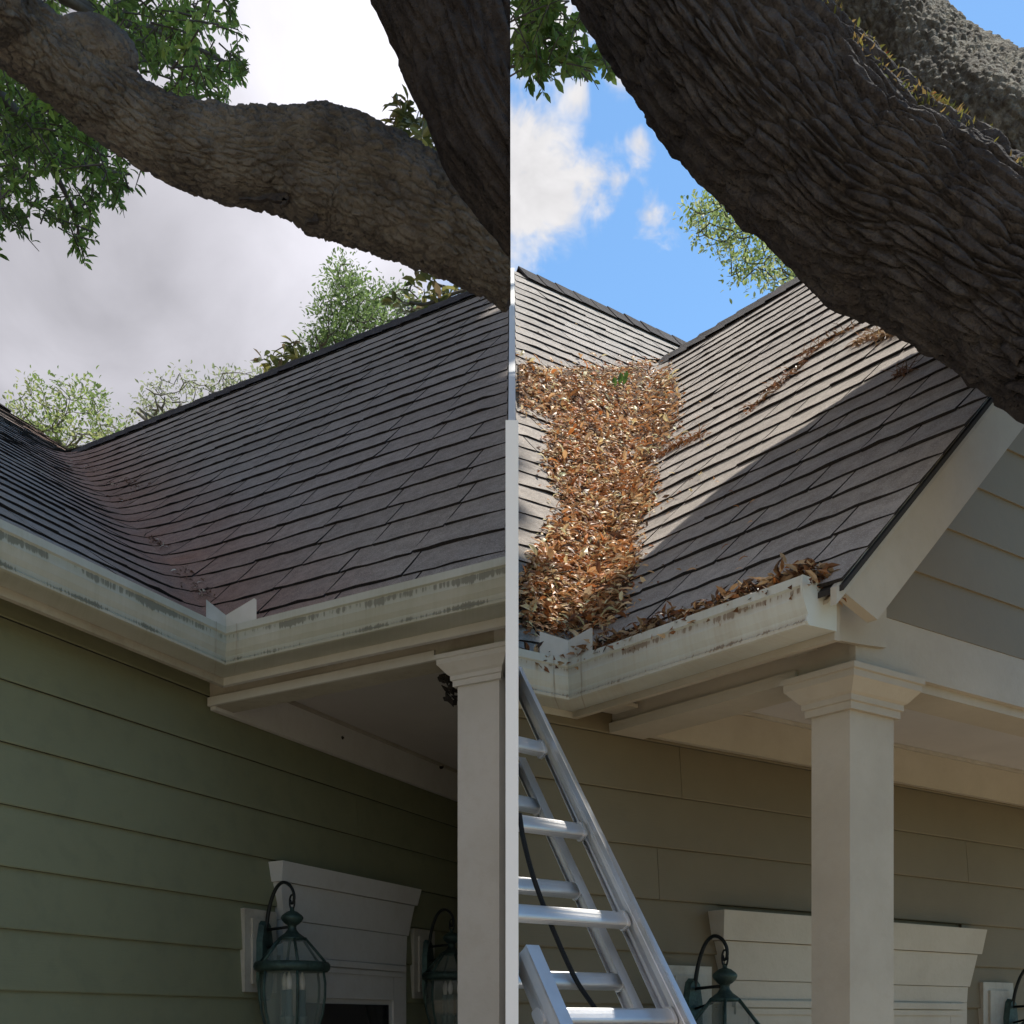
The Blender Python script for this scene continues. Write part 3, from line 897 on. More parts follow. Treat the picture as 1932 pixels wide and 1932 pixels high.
    while z < apex_z - .2:
        zt = min(z + .152, apex_z - .1)
        def al(zz, s): return (rf.qa + (zz - rf.z0 + .05) / rf.m) if s == 0 else (2 * rf.aw - (rf.qa + (zz - rf.z0 + .05) / rf.m))
        o0, o1 = .012, .005
        la = [fr.w(al(z, 0), gb - .011, z), fr.w(al(z, 0), gb + o0, z), fr.w(al(zt, 0), gb + o1, zt + .012), fr.w(al(zt, 0), gb - .011, zt + .012)]
        lb = [fr.w(al(z, 1), gb - .011, z), fr.w(al(z, 1), gb + o0, z), fr.w(al(zt, 1), gb + o1, zt + .012), fr.w(al(zt, 1), gb - .011, zt + .012)]
        loft('siding_board', la, lb, M['gable'], gw, base)
        z += .152; k += 1
    # rake boards (front of the roof overhang)
    rk = 1.035
    def rake(sg):
        def pa(a): return a if sg == 0 else 2 * rf.aw - a
        wz = .155
        a0, a1 = rf.qa + .02, rf.aw
        def zt(a): return rf.z0 + rf.m * (a - rf.qa) - .028
        l0 = [(a0, zt(a0)), (a1, zt(a1)), (a1, zt(a1) - wz * 1.25), (a0 + wz * .95, zt(a0) - wz * .32)]
        la = [fr.w(pa(a), rk, z) for a, z in l0]; lb = [fr.w(pa(a), rk - .03, z) for a, z in l0]
        if sg: la, lb = la[::-1], lb[::-1]
        r = loft('rake_board', la, lb, M['trim_r'], H, base)
        l1 = [(a0 - .03, zt(a0) - .028 + .02), (a1, zt(a1) + .02), (a1, zt(a1) - .022), (a0 - .03, zt(a0) - .072 + .02)]
        la = [fr.w(pa(a), rk + .018, z) for a, z in l1]; lb = [fr.w(pa(a), rk + .0005, z) for a, z in l1]
        loft('rake_trim', la, lb, M['trim_dirty'], r, base)
        # underside of the overhang
        q = [fr.w(pa(a0), gb + .02, zt(a0) - .03), fr.w(pa(a1), gb + .02, zt(a1) - .03), fr.w(pa(a1), rk - .031, zt(a1) - .03), fr.w(pa(a0), rk - .031, zt(a0) - .03)]
        slab('rake_soffit', q, (0, 0, .01), M['trim_r'], H, base)
    rake(0); rake(1)
    # boxed return closing the eave end
    q = [(fa + .004, zl - .005), (-.002, rf.z0 + rf.m * (.0 - rf.qa) - .11), (.05, 1.085), (-.002, 1.085), (-.002, .99), (fa + .004, zf0)]
    q = [(fa + .004, zl - .015), (.0, zl + .10), (.10, zl + .05), (.10, 1.0), (-.004, .99), (fa + .004, zf0 + .02)]
    loft('eave_return', [fr.w(a, fb0 + .034, z) for a, z in q], [fr.w(a, fb0 + .0205, z) for a, z in q], M['trim_r'], H, base)
    # ---- roof
    re = rk + .030
    p = [fr.w(rf.qa, rf.qb, rf.z0), fr.w(rf.qa, re, rf.z0), fr.w(rf.aw, re, rf.z0 + rf.hr), fr.w(rf.aw, rf.qb - rf.hr / rf.mm, rf.z0 + rf.hr)]
    dn = np.array([0, 0, -.012])
    ps = slab('roof_slope', np.array(p) + dn, (0, 0, -.014), M['deck'], H, base)
    bm = rf.qb - rf.hm / rf.mm
    b0 = rf.qb - rf.hr / rf.mm
    p = [fr.w(fr.ac(rf.qb), rf.qb, rf.z0), fr.w(rf.qa, rf.qb, rf.z0), fr.w(rf.aw, b0, rf.z0 + rf.hr), fr.w(rf.aw + 1.3, b0, rf.z0 + rf.hr), fr.w(rf.aw + 1.3, bm, rf.z0 + rf.hm), fr.w(fr.ac(bm), bm, rf.z0 + rf.hm)]
    ms = slab('roof_slope', np.array(p) + dn, (0, 0, -.02), M['deck'], H, base)
    p = [fr.w(rf.aw, re, rf.z0 + rf.hr - .012), fr.w(rf.aw, b0, rf.z0 + rf.hr - .012), fr.w(2 * rf.aw - rf.qa, b0, rf.z0 - .012), fr.w(2 * rf.aw - rf.qa, re, rf.z0 - .012)]
    slab('roof_slope', p, (0, 0, -.02), M['ridge'], H, base)
    p = [fr.w(fr.ac(bm), bm, rf.z0 + rf.hm - .012), fr.w(rf.aw + 1.3, bm, rf.z0 + rf.hm - .012), fr.w(rf.aw + 1.3, bm - 3, rf.z0 + rf.hm - 3.5), fr.w(fr.ac(bm - 3), bm - 3, rf.z0 + rf.hm - 3.5)]
    slab('roof_slope', p, (0, 0, -.02), M['ridge'], H, base)
    st = lambda p: 0.0
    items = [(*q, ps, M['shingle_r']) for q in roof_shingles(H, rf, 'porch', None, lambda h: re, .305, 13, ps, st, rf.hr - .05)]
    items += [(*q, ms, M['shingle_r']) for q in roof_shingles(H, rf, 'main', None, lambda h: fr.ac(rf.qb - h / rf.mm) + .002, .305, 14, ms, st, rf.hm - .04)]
    place_shingles(items, 300, None, base)
    ridge_caps(H, lambda b: fr.w(rf.aw, b, rf.z0 + rf.hr), b0 + .06, re - .02, -fr.A - np.array([0, 0, rf.m]), fr.A - np.array([0, 0, rf.m]), base, ps, M['ridge'], 15)
    ridge_caps(H, lambda a: fr.w(a, bm, rf.z0 + rf.hm), fr.ac(bm) + .03, rf.aw + 1.2, fr.B - np.array([0, 0, rf.mm]), -fr.B - np.array([0, 0, rf.mm]), base, ms, M['ridge'], 16)
    return H

HL = build_left()
HR = build_right()

# ------------------------------------------------------------------ wall lanterns
def lantern(fr, a, b, zr, label):
    """zr = height of the rim above the eye line; hangs from a scrolled arm on the wall"""
    base = fr.w(a, .045, zr - .32)
    L = empty('wall_lantern', base)
    tag(L, label, 'lantern', 'wall lanterns beside the doors')
    nB = np.array([fr.A[1], -fr.A[0], 0])      # true outward normal of the wall
    ax = (fr.A, nB, np.array([0, 0, 1.]))
    d = b - .045
    c = fr.w(a, .045, zr) + fr.B * d
    out = fr.B
    def part(nm, vf, m, par=None, smooth=True):
        return mk(nm, vf[0], vf[1], m, par or L, base, smooth)
    # back plate
    pl = [(-.030, -.10), (-.040, -.05), (-.040, .10), (-.026, .165), (-.012, .178), (.012, .178), (.026, .165), (.040, .10), (.040, -.05), (.030, -.10), (.012, -.125), (-.012, -.125)]
    p0 = fr.w(a, .045, zr)
    la = [p0 + fr.A * u + np.array([0, 0, v]) for u, v in pl]; lb = [p0 + fr.A * u * .8 + np.array([0, 0, v * .95]) + nB * .022 for u, v in pl]
    loft('back_plate', la, lb, M['verdigris'], L, base)
    # scrolled arm
    pts = []
    for (u, z) in ((.022 / d, .02), (.06, .06), (.10, .13), (.20, .215), (.40, .285), (.65, .315), (.90, .305), (1.05, .275), (1.06, .245), (.98, .235), (.93, .248)):
        pts.append(p0 + out * (u * d) + np.array([0, 0, z]))
    sp = catmull(pts, 40)
    part('arm', tube(sp, [.0085 * (1 - .45 * k / 39) for k in range(40)], 8), M['iron'])
    part('brace_rod', tube([p0 + out * .015 + np.array([0, 0, .143]), c + np.array([0, 0, .150])], .0055, 8), M['iron'])
    part('brace_rod', tube([p0 + out * .015 + np.array([0, 0, .075]), c + np.array([0, 0, .095]) - out * .05], .0045, 8), M['iron'])
    # link
    ring = [c + out * (.012 * math.cos(t)) + np.array([0, 0, .240 + .027 * math.sin(t)]) for t in np.linspace(0, 2 * math.pi, 25)]
    part('link', tube(ring, .0035, 6), M['iron'])
    # finial and cap
    part('finial', lathe(c, [(.004, .222), (.008, .218), (.008, .208), (.020, .204), (.036, .192), (.041, .184), (.041, .180), (.036, .170), (.024, .158), (.017, .154), (.015, .146), (.017, .138), (.026, .126), (.040, .116), (.050, .108), (.052, .104)], 20, ax), M['verdigris'])
    # roof: six frames with glass between
    n = 6
    fr_v, gl = [], []
    rt, rb, zt_, zb_ = .052, .128, .104, .018
    def ring_pt(r, k, z): 
        t = 2 * math.pi * k / n + .26
        return c + ax[0] * (r * math.cos(t)) + ax[1] * (r * math.sin(t)) + np.array([0, 0, z])
    roofp = part('roof_frame', tube([ring_pt(rt, k, zt_) for k in list(range(n + 1))], .0065, 6), M['verdigris'])
    for k in range(n):
        part('rib', tube([ring_pt(rt, k, zt_), ring_pt(rb, k, zb_)], .0055, 6), M['verdigris'], roofp)
        q = [ring_pt(rt - .002, k, zt_), ring_pt(rt - .002, k + 1, zt_), ring_pt(rb - .003, k + 1, zb_), ring_pt(rb - .003, k, zb_)]
        mk('pane', q, [[0, 1, 2, 3]], M['lamp_glass'], roofp, base)
    # rim: rounded hexagonal band
    part('rim', lathe(c, [(.118, .020), (.132, .019), (.139, .010), (.140, 0), (.137, -.010), (.129, -.017), (.116, -.018)], 30, ax), M['verdigris'])
    # body
    prof = [(.122, -.018), (.128, -.06), (.127, -.11), (.118, -.17), (.100, -.23), (.075, -.275)]
    cage = part('cage', lathe(c, [(.06, -.272), (.080, -.274), (.080, -.288), (.050, -.300), (.018, -.315), (.006, -.335)], 20, ax), M['verdigris'])
    for k in range(n):
        part('rib', tube([ring_pt(r, k, z) for r, z in prof], .005, 6), M['verdigris'], cage)
        v, f = [], []
        for (r, z) in prof: v += [ring_pt(r - .002, k, z), ring_pt(r - .002, k + 1, z)]
        for i in range(len(prof) - 1): f.append([2 * i, 2 * i + 1, 2 * i + 3, 2 * i + 2])
        mk('pane', v, f, M['lamp_glass'], cage, base)
    for k in range(3):
        t = 2 * math.pi * k / 3 + .7
        cc = c + ax[0] * (.038 * math.cos(t)) + ax[1] * (.038 * math.sin(t))
        part('candle', lathe(cc, [(.010, -.24), (.020, -.185), (.020, -.180), (.0135, -.178), (.0135, -.085), (.010, -.083)], 12, ax), M['candle'])
        part('bulb', lathe(cc, [(.008, -.083), (.012, -.06), (.010, -.04), (.003, -.018)], 10, ax), M['bulb'])
    return L
lantern(FL, .272, .190, .205, 'verdigris lantern on a scrolled arm left of the door, fully visible')
lantern(FL, 1.500, .190, .215, 'smaller dark lantern half hidden behind the white column edge')
lantern(FR, .318, .190, -.028, 'dark lantern beside the ladder, cut by the bottom of the picture')
lantern(FR, 2.15, .190, -.075, 'dark lantern at the far right edge of the picture')

# old nest tucked under the left capital
def nest():
    fr = FL
    c = fr.w(*fr.ray(850, 1284, 0, .06))
    rnd = random.Random(21)
    parts = []
    for k in range(46):
        o = np.array([rnd.gauss(0, .014), rnd.gauss(0, .020), rnd.gauss(0, .034)])
        p = c + fr.B * o[0] + fr.A * o[1] + np.array([0, 0, o[2]])
        d = np.array([rnd.uniform(-1, 1), rnd.uniform(-1, 1), rnd.uniform(-1.3, .4)]); d /= np.linalg.norm(d)
        parts.append(tube([p - d * .018, p + d * .004, p + d * .020], [.001, rnd.uniform(.005, .012), .001], 5))
    v, f = merge(parts)
    tag(mk('bird_nest', v - np.array([0, 0, 0]), f, M['nest']), 'black ragged old nest stuck beside the column capital', 'nest')
nest()

# mud nests of wasps on the porch frieze
for (px, py, r, lab) in ((832, 1446, .013, 'round dark mud nest where frieze meets ceiling near the column'), (646, 1392, .007, 'tiny rusty mud spot halfway along the cream frieze board')):
    q = FL.ray(px, py, 1, .046)
    c = FL.w(*q)
    v, f = lathe(c, [(r * .55, -r * .9), (r, -r * .4), (r * 1.05, .1 * r), (r * .8, r * .7), (r * .3, r)], 12)
    v = v + np.array([[noise.noise(Vector(p) * 90.) * r * .3] * 3 for p in v])
    tag(mk('mud_nest', v, f, M['nest'], smooth=True), lab, 'wasp nest')

# ------------------------------------------------------------------ ladder
def ladder():
    fr = FR
    a_r = -.530
    top = np.array([.155, 1.07]); lean = .64
    def P(a, t, n=0.0):       # t = distance down from the gutter along b/z ; n = offset perpendicular to the ladder (towards the viewer)
        b = top[0] + lean * t; z = top[1] - t
        ln = math.sqrt(1 + lean * lean)
        return fr.w(a, b + n / ln, z + n * lean / ln)
    T = (top[1] + 1.6)
    base = P(a_r, T); base[2] = 0
    Ld = empty('extension_ladder', base)
    tag(Ld, 'aluminium extension ladder leaning on the leaf-filled gutter', 'ladder')
    xl = XC + .001
    def cutx(pts): return [np.array([max(p[0], xl), p[1], p[2]]) for p in pts]
    def acut(b): return (xl - fr.O[0] - b * fr.B[0]) / fr.A[0]
    def rail(a, sgn, n0, depth, fl, nm, t0, t1):
        """C-section rail: web at a, flanges pointing inwards (sgn)"""
        w = .0035
        sec = [(0, 0), (0, depth), (sgn * fl, depth), (sgn * fl, depth - w), (sgn * .004, depth - .007), (sgn * w, depth * .72), (sgn * .008, depth * .66), (sgn * .008, depth * .34), (sgn * w, depth * .28), (sgn * .004, .007), (sgn * fl, w), (sgn * fl, 0)]
        la = cutx([P(a + u, t0, n0 + v) for u, v in sec]); lb = [P(a + u, t1, n0 + v) for u, v in sec]
        return loft(nm, la, lb, M['alu'], Ld, base)
    # near (fly) section and the base section behind it
    def t_x(a, lim):          # t where the rail crosses x = lim
        return (lim - fr.O[0] - a * fr.A[0] - top[0] * fr.B[0]) / (lean * fr.B[0])
    r1 = rail(a_r, -1, -.082, .120, .036, 'rail', t_x(a_r, xl) - .02, T)
    a_l = a_r - .405
    rail(a_l, 1, -.082, .120, .036, 'rail', t_x(a_l, xl) - .01, T)
    rail(a_r - .004, -1, -.150, .066, .030, 'rail', .28, T)
    rail(a_l + .004, 1, -.150, .066, .030, 'rail', t_x(a_l + .004, xl) + .17, T)
    ln = math.sqrt(1 + lean * lean)
    # rungs: D-shaped
    def rung(t, n, a0, a1, nm):
        def se(q, p): return math.copysign(abs(q) ** p, q)
        sec = [(.0155 * se(math.cos(q), .55), .0215 * se(math.sin(q), .55)) for q in np.linspace(0, 2 * math.pi, 20, endpoint=False)]
        b = top[0] + lean * t + n / ln
        aL = max(a0, acut(b) - .03)
        if a1 - max(a0, acut(b)) < .012: return
        la = cutx([P(aL, t + v / ln, n + u) for u, v in sec]); lb = [P(a1, t + v / ln, n + u) for u, v in sec]
        r = loft(nm, la, lb, M['alu'], Ld, base, smooth=False)
        # swaged collar at the rail
        cc = [(u * 1.25, v * 1.2) for u, v in sec]
        loft('collar', [P(a1 - .006, t + v / ln, n + u) for u, v in cc], [P(a1 + .001, t + v / ln, n + u) for u, v in cc], M['alu'], r, base)
    t = .30 - .245 * 1
    k = 0
    while t < T - .1:
        if t > .0:
            rung(t, -.022, a_l + .004, a_r - .0045, 'rung')
            if t > .3: rung(t + .105, -.117, a_l + .009, a_r - .0085, 'rung')
        t += .2475
        k += 1
    # rope hanging through the rungs
    pts = []
    for (px, py, n) in ((980, 1535, .0), (988, 1585, .0), (1008, 1660, .0), (1040, 1745, .0), (1068, 1810, .0), (1092, 1858, 0), (1130, 1915, 0), (1160, 1985, 0)):
        q = FR.ray(px, py, 1, .60 + .08 * (py - 1590) / 300)
        pts.append(fr.w(*q))
    q = pts[-1].copy(); q[2] = .02
    pts.append((pts[-1] + q) / 2 + np.array([.02, 0, 0])); pts.append(q)
    sp = catmull(pts, 60)
    v, f = tube(sp, .0062, 8)
    tag(mk('rope', v, f, M['rope']), 'thin black rope hanging down behind the ladder rungs', 'rope')
ladder()

# ------------------------------------------------------------------ leaves: shared builder
def leaf_cloud(name, C, D, Nn, Ln, Wd, col, mat, parent=None, off=None, curl=.25, kind=None):
    """many small folded leaves in one mesh. C bases, D directions, Nn normals (arrays)"""
    C, D, Nn = (np.asarray(q, float) for q in (C, D, Nn))
    Ln, Wd = np.asarray(Ln)[:, None], np.asarray(Wd)[:, None]
    D = D / np.linalg.norm(D, axis=1, keepdims=True)
    Sd = np.cross(D, Nn); Sd /= (np.linalg.norm(Sd, axis=1, keepdims=True) + 1e-9)
    Un = np.cross(Sd, D)
    cu = (curl * rng.uniform(.3, 1.4, len(C)))[:, None]
    p0 = C
    l1 = C + D * Ln * .32 + Sd * Wd * .42 + Un * Wd * .18
    r1 = C + D * Ln * .32 - Sd * Wd * .42 + Un * Wd * .18
    l2 = C + D * Ln * .68 + Sd * Wd * .46 + Un * (Wd * .18 - Ln * cu * .35)
    r2 = C + D * Ln * .68 - Sd * Wd * .46 + Un * (Wd * .18 - Ln * cu * .35)
    m1 = C + D * Ln * .5 - Un * Ln * cu * .12
    p1 = C + D * Ln - Un * Ln * cu
    V = np.stack([p0, l1, r1, m1, l2, r2, p1], 1).reshape(-1, 3)
    n = len(C)
    T = [[0, 2, 3], [0, 3, 1], [1, 3, 4], [3, 2, 5], [3, 5, 6], [3, 6, 4]]
    fc = (np.arange(n)[:, None, None] * 7 + np.array(T)[None]).reshape(-1, 3).tolist()
    cc = np.repeat(np.asarray(col), 7, axis=0)
    o = mk(name, V, fc, mat, parent, off, col=cc)
    if kind: o['kind'] = kind
    return o

def unit(n):
    v = rng.normal(size=(n, 3)); return v / np.linalg.norm(v, axis=1, keepdims=True)

PAL_DRY = np.array([(.28, .150, .085), (.38, .22, .13), (.17, .085, .05), (.50, .33, .20), (.62, .46, .30), (.33, .15, .07), (.42, .23, .11), (.10, .055, .035), (.78, .64, .47), (.43, .29, .18), (.66, .51, .35), (.55, .40, .26), (.82, .72, .56), (.52, .24, .09), (.14, .09, .06), (.70, .58, .42)])  # palest entries stand in for sun glints on the leaves

def dry_colors(n, dark=1.0):
    c = PAL_DRY[rng.integers(0, len(PAL_DRY), n)] * rng.uniform(.8, 1.45, (n, 1)) * dark
    c = c * np.array([1.14, .97, .76])
    return np.clip(c, 0, .9)

def leaf_pile():
    poly = [(968, 686), (1000, 692), (1040, 703), (1100, 697), (1160, 692), (1215, 684), (1262, 696), (1278, 720), (1286, 770), (1272, 812), (1268, 835), (1252, 852), (1226, 885), (1240, 925), (1236, 958), (1212, 985), (1196, 1030),
            (1204, 1070), (1192, 1100), (1180, 1150), (1150, 1180), (1110, 1200), (1060, 1200), (966, 1190), (966, 1105), (1000, 1062), (1032, 1010), (1062, 965), (1050, 930), (1030, 880), (1036, 835), (1040, 800), (1008, 780), (966, 770)]
    pts, hts = [], []
    def edge_d(x, y):
        best = 1e9
        for i in range(len(poly)):
            (x0, y0), (x1, y1) = poly[i], poly[(i + 1) % len(poly)]
            if x0 < 970 and x1 < 970: continue
            dx, dy = x1 - x0, y1 - y0
            t = max(0, min(1, ((x - x0) * dx + (y - y0) * dy) / (dx * dx + dy * dy + 1e-9)))
            best = min(best, math.hypot(x - x0 - t * dx, y - y0 - t * dy))
        return best
    # mound below the leaves
    nx, ny = 64, 84
    V, idx = [], {}
    rnd = random.Random(31)
    def height(x, y, p):
        d = edge_d(x, y)
        e = min(1., d / 60.)
        lump = noise.noise(Vector((x / 38., y / 26., 3.))) * .5 + .5
        return (.010 + .046 * e * (.35 + .9 * lump)) if d > 0 else 0
    for j in range(ny):
        for i in range(nx):
            x = 967 + (1290 - 967) * i / (nx - 1); y = 682 + (1202 - 682) * j / (ny - 1)
            if not in_poly(x, y, poly): continue
            p = RR.hit(x, y)
            if p[0] < .032: p[0] = .032
            h = height(x, y, p)
            idx[(i, j)] = len(V)
            V.append(p + np.array([0, -.25, 1.0]) * h * .72)
    fcs = []
    for (i, j) in idx:
        q = [(i, j), (i, j + 1), (i + 1, j + 1), (i + 1, j)]
        if all(k in idx for k in q): fcs.append([idx[k] for k in q])
    pile = mk('fallen_leaves', V, fcs, M['litter_base'], smooth=True)
    tag(pile, 'thick heap of brown fallen oak leaves filling the roof valley', 'leaf pile', kind='stuff')
    # the leaves themselves
    C, D, Nn, Ln, Wd = [], [], [], [], []
    need = 12500
    k = 0
    while len(C) < need and k < need * 6:
        k += 1
        # denser sampling low in the picture is not needed: sample evenly on screen
        x, y = rnd.uniform(967, 1292), rnd.uniform(676, 1208)
        d = edge_d(x, y)
        ins = in_poly(x, y, poly)
        if not ins and (d > 30 or rnd.random() > .30 * (1 - d / 30.) ** 2): continue
        if ins and d < 16 and rnd.random() > .45 + d / 30.: continue
        p = RR.hit(x, y)
        if p[0] < .034: continue
        h = height(x, y, p) if ins else .008
        nr = RR.normal(p)
        C.append(p + np.array([0, -.25, 1.]) * h * .74 + nr * rnd.uniform(.0, .016))
        nn = nr * 1.3 + np.array([rnd.gauss(0, .42), rnd.gauss(0, .42), rnd.gauss(.1, .3)])
        t = np.array([rnd.gauss(0, 1.0), rnd.gauss(0, .55), rnd.gauss(0, .35)])
        D.append(t); Nn.append(nn / np.linalg.norm(nn))
        s = rnd.choice((.55, .75, .9, 1.0, 1.1, 1.25, 1.7)) * rnd.uniform(.85, 1.15)
        Ln.append(.030 * s); Wd.append(.0115 * s * rnd.uniform(.7, 1.25))
    n = len(C)
    col = dry_colors(n)
    leaf_cloud('leaf_layer', C, D, Nn, Ln, Wd, col, M['litter'], pile, None, .45, 'stuff')
    tw = []
    for k in range(90):
        x, y = rnd.uniform(985, 1270), rnd.uniform(700, 1180)
        if not in_poly(x, y, poly): continue
        p = RR.hit(x, y) + np.array([0, -.25, 1.]) * height(x, y, None) * .80 + np.array([0, 0, .012])
        if p[0] < .10: continue
        t = np.array([rnd.gauss(0, 1), rnd.gauss(0, .5), rnd.gauss(0, .25)]); t /= np.linalg.norm(t); L = rnd.uniform(.03, .10)
        tw.append(tube([p - t * L * .5, p + np.array([0, 0, rnd.uniform(-.004, .008)]), p + t * L * .5], [.0022, .0018, .001], 5))
    v, f = merge(tw)
    mk('fallen_twigs', v, f, M['twig_pale'], pile)['kind'] = 'stuff'
    # a few green leaves lying on the heap
    g = [(1172, 742), (1178, 740), (1168, 748), (1160, 752), (1176, 748)]
    for i, (x, y) in enumerate(g):
        p = RR.hit(x, y) + np.array([0, -.02, .050])
        leaf_cloud('green_leaf', [p], [(rnd.uniform(-.3, .3), -.2, 1)], [(0, -1, .3)], [.055], [.026], [(.10, .20, .04)], M['leaf'], pile, None, .2)
    # loose spill of single leaves on the shingles
    C, D, Nn, Ln, Wd = [], [], [], [], []
    for k in range(150):
        x, y = rnd.gauss(1190, 110), rnd.gauss(900, 140)
        if x < 972 or x > 1560 or y < 600 or y > 1120: continue
        p = RR.hit(x, y)
        if p[0] < .04: continue
        nr = RR.normal(p)
        C.append(p + nr * .014); D.append(np.array([rnd.gauss(0, 1), rnd.gauss(0, .5), rnd.gauss(0, .3)])); Nn.append(nr + np.array([rnd.gauss(0, .3), rnd.gauss(0, .3), .2]))
        s = rnd.uniform(.5, .9); Ln.append(.034 * s); Wd.append(.013 * s)
    leaf_cloud('loose_leaf_scatter', C, D, Nn, Ln, Wd, dry_colors(len(C)), M['litter'], pile, None, .4, 'stuff')

def gutter_leaves():
    fr = FR
    fa, fb, zl = -.165, .026, 1.09
    rnd = random.Random(41)
    C, D, Nn, Ln, Wd = [], [], [], [], []
    for k in range(3600):
        if rnd.random() < .80:
            b = rnd.uniform(.03, 1.0); a = fa - rnd.uniform(.0, .112); on = .45 + .55 * min(1, b / .5)
            hump = .075 if b > .12 else .05
        else:
            b = fb + rnd.uniform(.0, .112); a = rnd.uniform(fr.ac(b) + .03, fa - .02); hump = .05
        c = fr.w(a, b, zl - .03 + rnd.random() * (hump + .028 * noise.noise(Vector((a * 9, b * 9, 1)))))
        if c[0] < .036: continue
        C.append(c)
        D.append(np.array([rnd.gauss(0, 1), rnd.gauss(0, .8), rnd.gauss(.05, .45)])); Nn.append(np.array([rnd.gauss(0, .6), rnd.gauss(-.3, .6), rnd.gauss(.6, .5)]))
        s = rnd.uniform(.6, 1.25); Ln.append(.036 * s); Wd.append(.0125 * s)
    o = leaf_cloud('gutter_leaves', C, D, Nn, Ln, Wd, dry_colors(len(C), .42), M['litter'], None, None, .5)  # palette multiplied down, shade put into the gutter leaf colours
    tag(o, 'wet leaves darkened as in shade, packed along the rust streaked gutter', 'leaf litter', kind='stuff')
    v, f = loftless(fr, fa, fb, zl)
    mk('leaf_mould', v, f, M['litter_base'], o)

def loftless(fr, fa, fb, zl):
    parts = []
    pr = [(.006, -.10), (.095, -.06), (.097, -.012), (.05, .016), (.006, .022)]
    la = [fr.w(fr.ac(fb + o) + .002, fb + o, zl + z) for o, z in pr]; lb = [fr.w(fa - o, fb + o, zl + z) for o, z in pr]; lc = [fr.w(fa - o, .98, zl + z) for o, z in pr]
    n = len(pr)
    v = la + lb + lc
    f = []
    for r in range(2):
        for i in range(n):
            j = (i + 1) % n
            f.append([r * n + i, r * n + j, (r + 1) * n + j, (r + 1) * n + i])
    f += [list(range(n)), list(range(2 * n, 3 * n))]
    return np.array(v), f

def debris_lines():
    """pine straw and leaf crumbs caught on the right roof"""
    rnd = random.Random(51)
    strips = [([(1405, 785), (1440, 758), (1475, 728), (1505, 700), (1530, 672), (1560, 648), (1615, 618)], 15, 'long diagonal streak of brown leaf debris across the upper shingles', 420, (.30, .15, .07)),
              ([(1618, 655), (1640, 640), (1665, 640), (1690, 632), (1720, 622)], 26, 'clump of pale brown pine straw below the thick limb', 330, (.42, .27, .15)),
              ([(1238, 868), (1268, 848), (1300, 835), (1338, 822)], 18, 'short spur of rusty leaf debris sticking out of the leaf heap', 260, (.34, .15, .05)),
              ([(1692, 712), (1705, 708), (1720, 702)], 14, 'small brown crumb of debris near the shaded rake', 70, (.25, .14, .08))]
    for pl, wd, lab, n, colr in strips:
        C, D, Nn, Ln, Wd = [], [], [], [], []
        for k in range(n):
            t = rnd.random() * (len(pl) - 1); i = min(int(t), len(pl) - 2); u = t - i
            x = pl[i][0] * (1 - u) + pl[i + 1][0] * u; y = pl[i][1] * (1 - u) + pl[i + 1][1] * u
            g = .55 + .45 * math.sin(t * 5.1 + len(pl))
            x += rnd.gauss(0, wd * .10); y += rnd.gauss(0, wd * .22 * g)
            p = RR.hit(x, y); nr = RR.normal(p)
            C.append(p + nr * rnd.uniform(.004, .016 * g + .008))
            straw = rnd.random() < .5
            D.append(np.array([rnd.gauss(0, 1), rnd.gauss(0, .7), rnd.gauss(.0, .5)])); Nn.append(nr + np.array([rnd.gauss(0, .5), rnd.gauss(0, .5), .1]))
            Ln.append(rnd.uniform(.03, .08) if straw else rnd.uniform(.012, .032)); Wd.append(.003 if straw else rnd.uniform(.006, .013))
        c = np.array(colr) * rng.uniform(.55, 1.35, (len(C), 1)) * rng.uniform(.9, 1.1, (len(C), 3))
        o = leaf_cloud('roof_debris', C, D, Nn, Ln, Wd, c, M['litter'], None, None, .4)
        tag(o, lab, 'leaf debris', kind='stuff')

def left_litter():
    rnd = random.Random(61)
    C, D, Nn, Ln, Wd, col = [], [], [], [], [], []
    spots = [(215, 925, 8, 4), (260, 922, 10, 6), (232, 957, 16, 6), (245, 912, 6, 4), (310, 1050, 10, 3), (352, 1098, 12, 5), (370, 1118, 16, 7), (385, 1132, 10, 4), (130, 890, 18, 6), (180, 900, 14, 6), (385, 820, 2, 1), (297, 1043, 6, 2)]
    for (x0, y0, sx, sy) in spots:
        for k in range(26 if sx > 3 else 2):
            x, y = rnd.gauss(x0, sx), rnd.gauss(y0, sy)
            p = RL.hit(x, y); nr = RL.normal(p)
            C.append(p + np.array([0, 0, RL.soft(p)]) + nr * rnd.uniform(.008, .022)); D.append(np.array([rnd.gauss(0, 1), rnd.gauss(0, 1), rnd.gauss(0, .2)])); Nn.append(nr + np.array([rnd.gauss(0, .3), rnd.gauss(0, .3), 0]))
            s = rnd.uniform(.4, .9); Ln.append(.032 * s); Wd.append(.011 * s)
            col.append((.62, .58, .50) if rnd.random() < .12 else tuple(np.array((.17, .095, .065)) * rnd.uniform(.6, 1.4)))
    o = leaf_cloud('valley_litter', C, D, Nn, Ln, Wd, col, M['litter'], None, None, .4)
    tag(o, 'sparse brown leaf crumbs left in the swept roof valley', 'leaf litter', kind='stuff')

leaf_pile(); gutter_leaves(); debris_lines(); left_litter()

# ------------------------------------------------------------------ oak trees
def _hash(ix, iy, iz, k):
    h = (ix.astype(np.int64) * 73856093) ^ (iy.astype(np.int64) * 19349663) ^ (iz.astype(np.int64) * 83492791) ^ (k * 2654435761)
    h = (h ^ (h >> 13)) * 1274126177 & 0x7fffffff
    h = (h ^ (h >> 11)) * 668265263 & 0x7fffffff
    return (h % 100003) / 100003.0

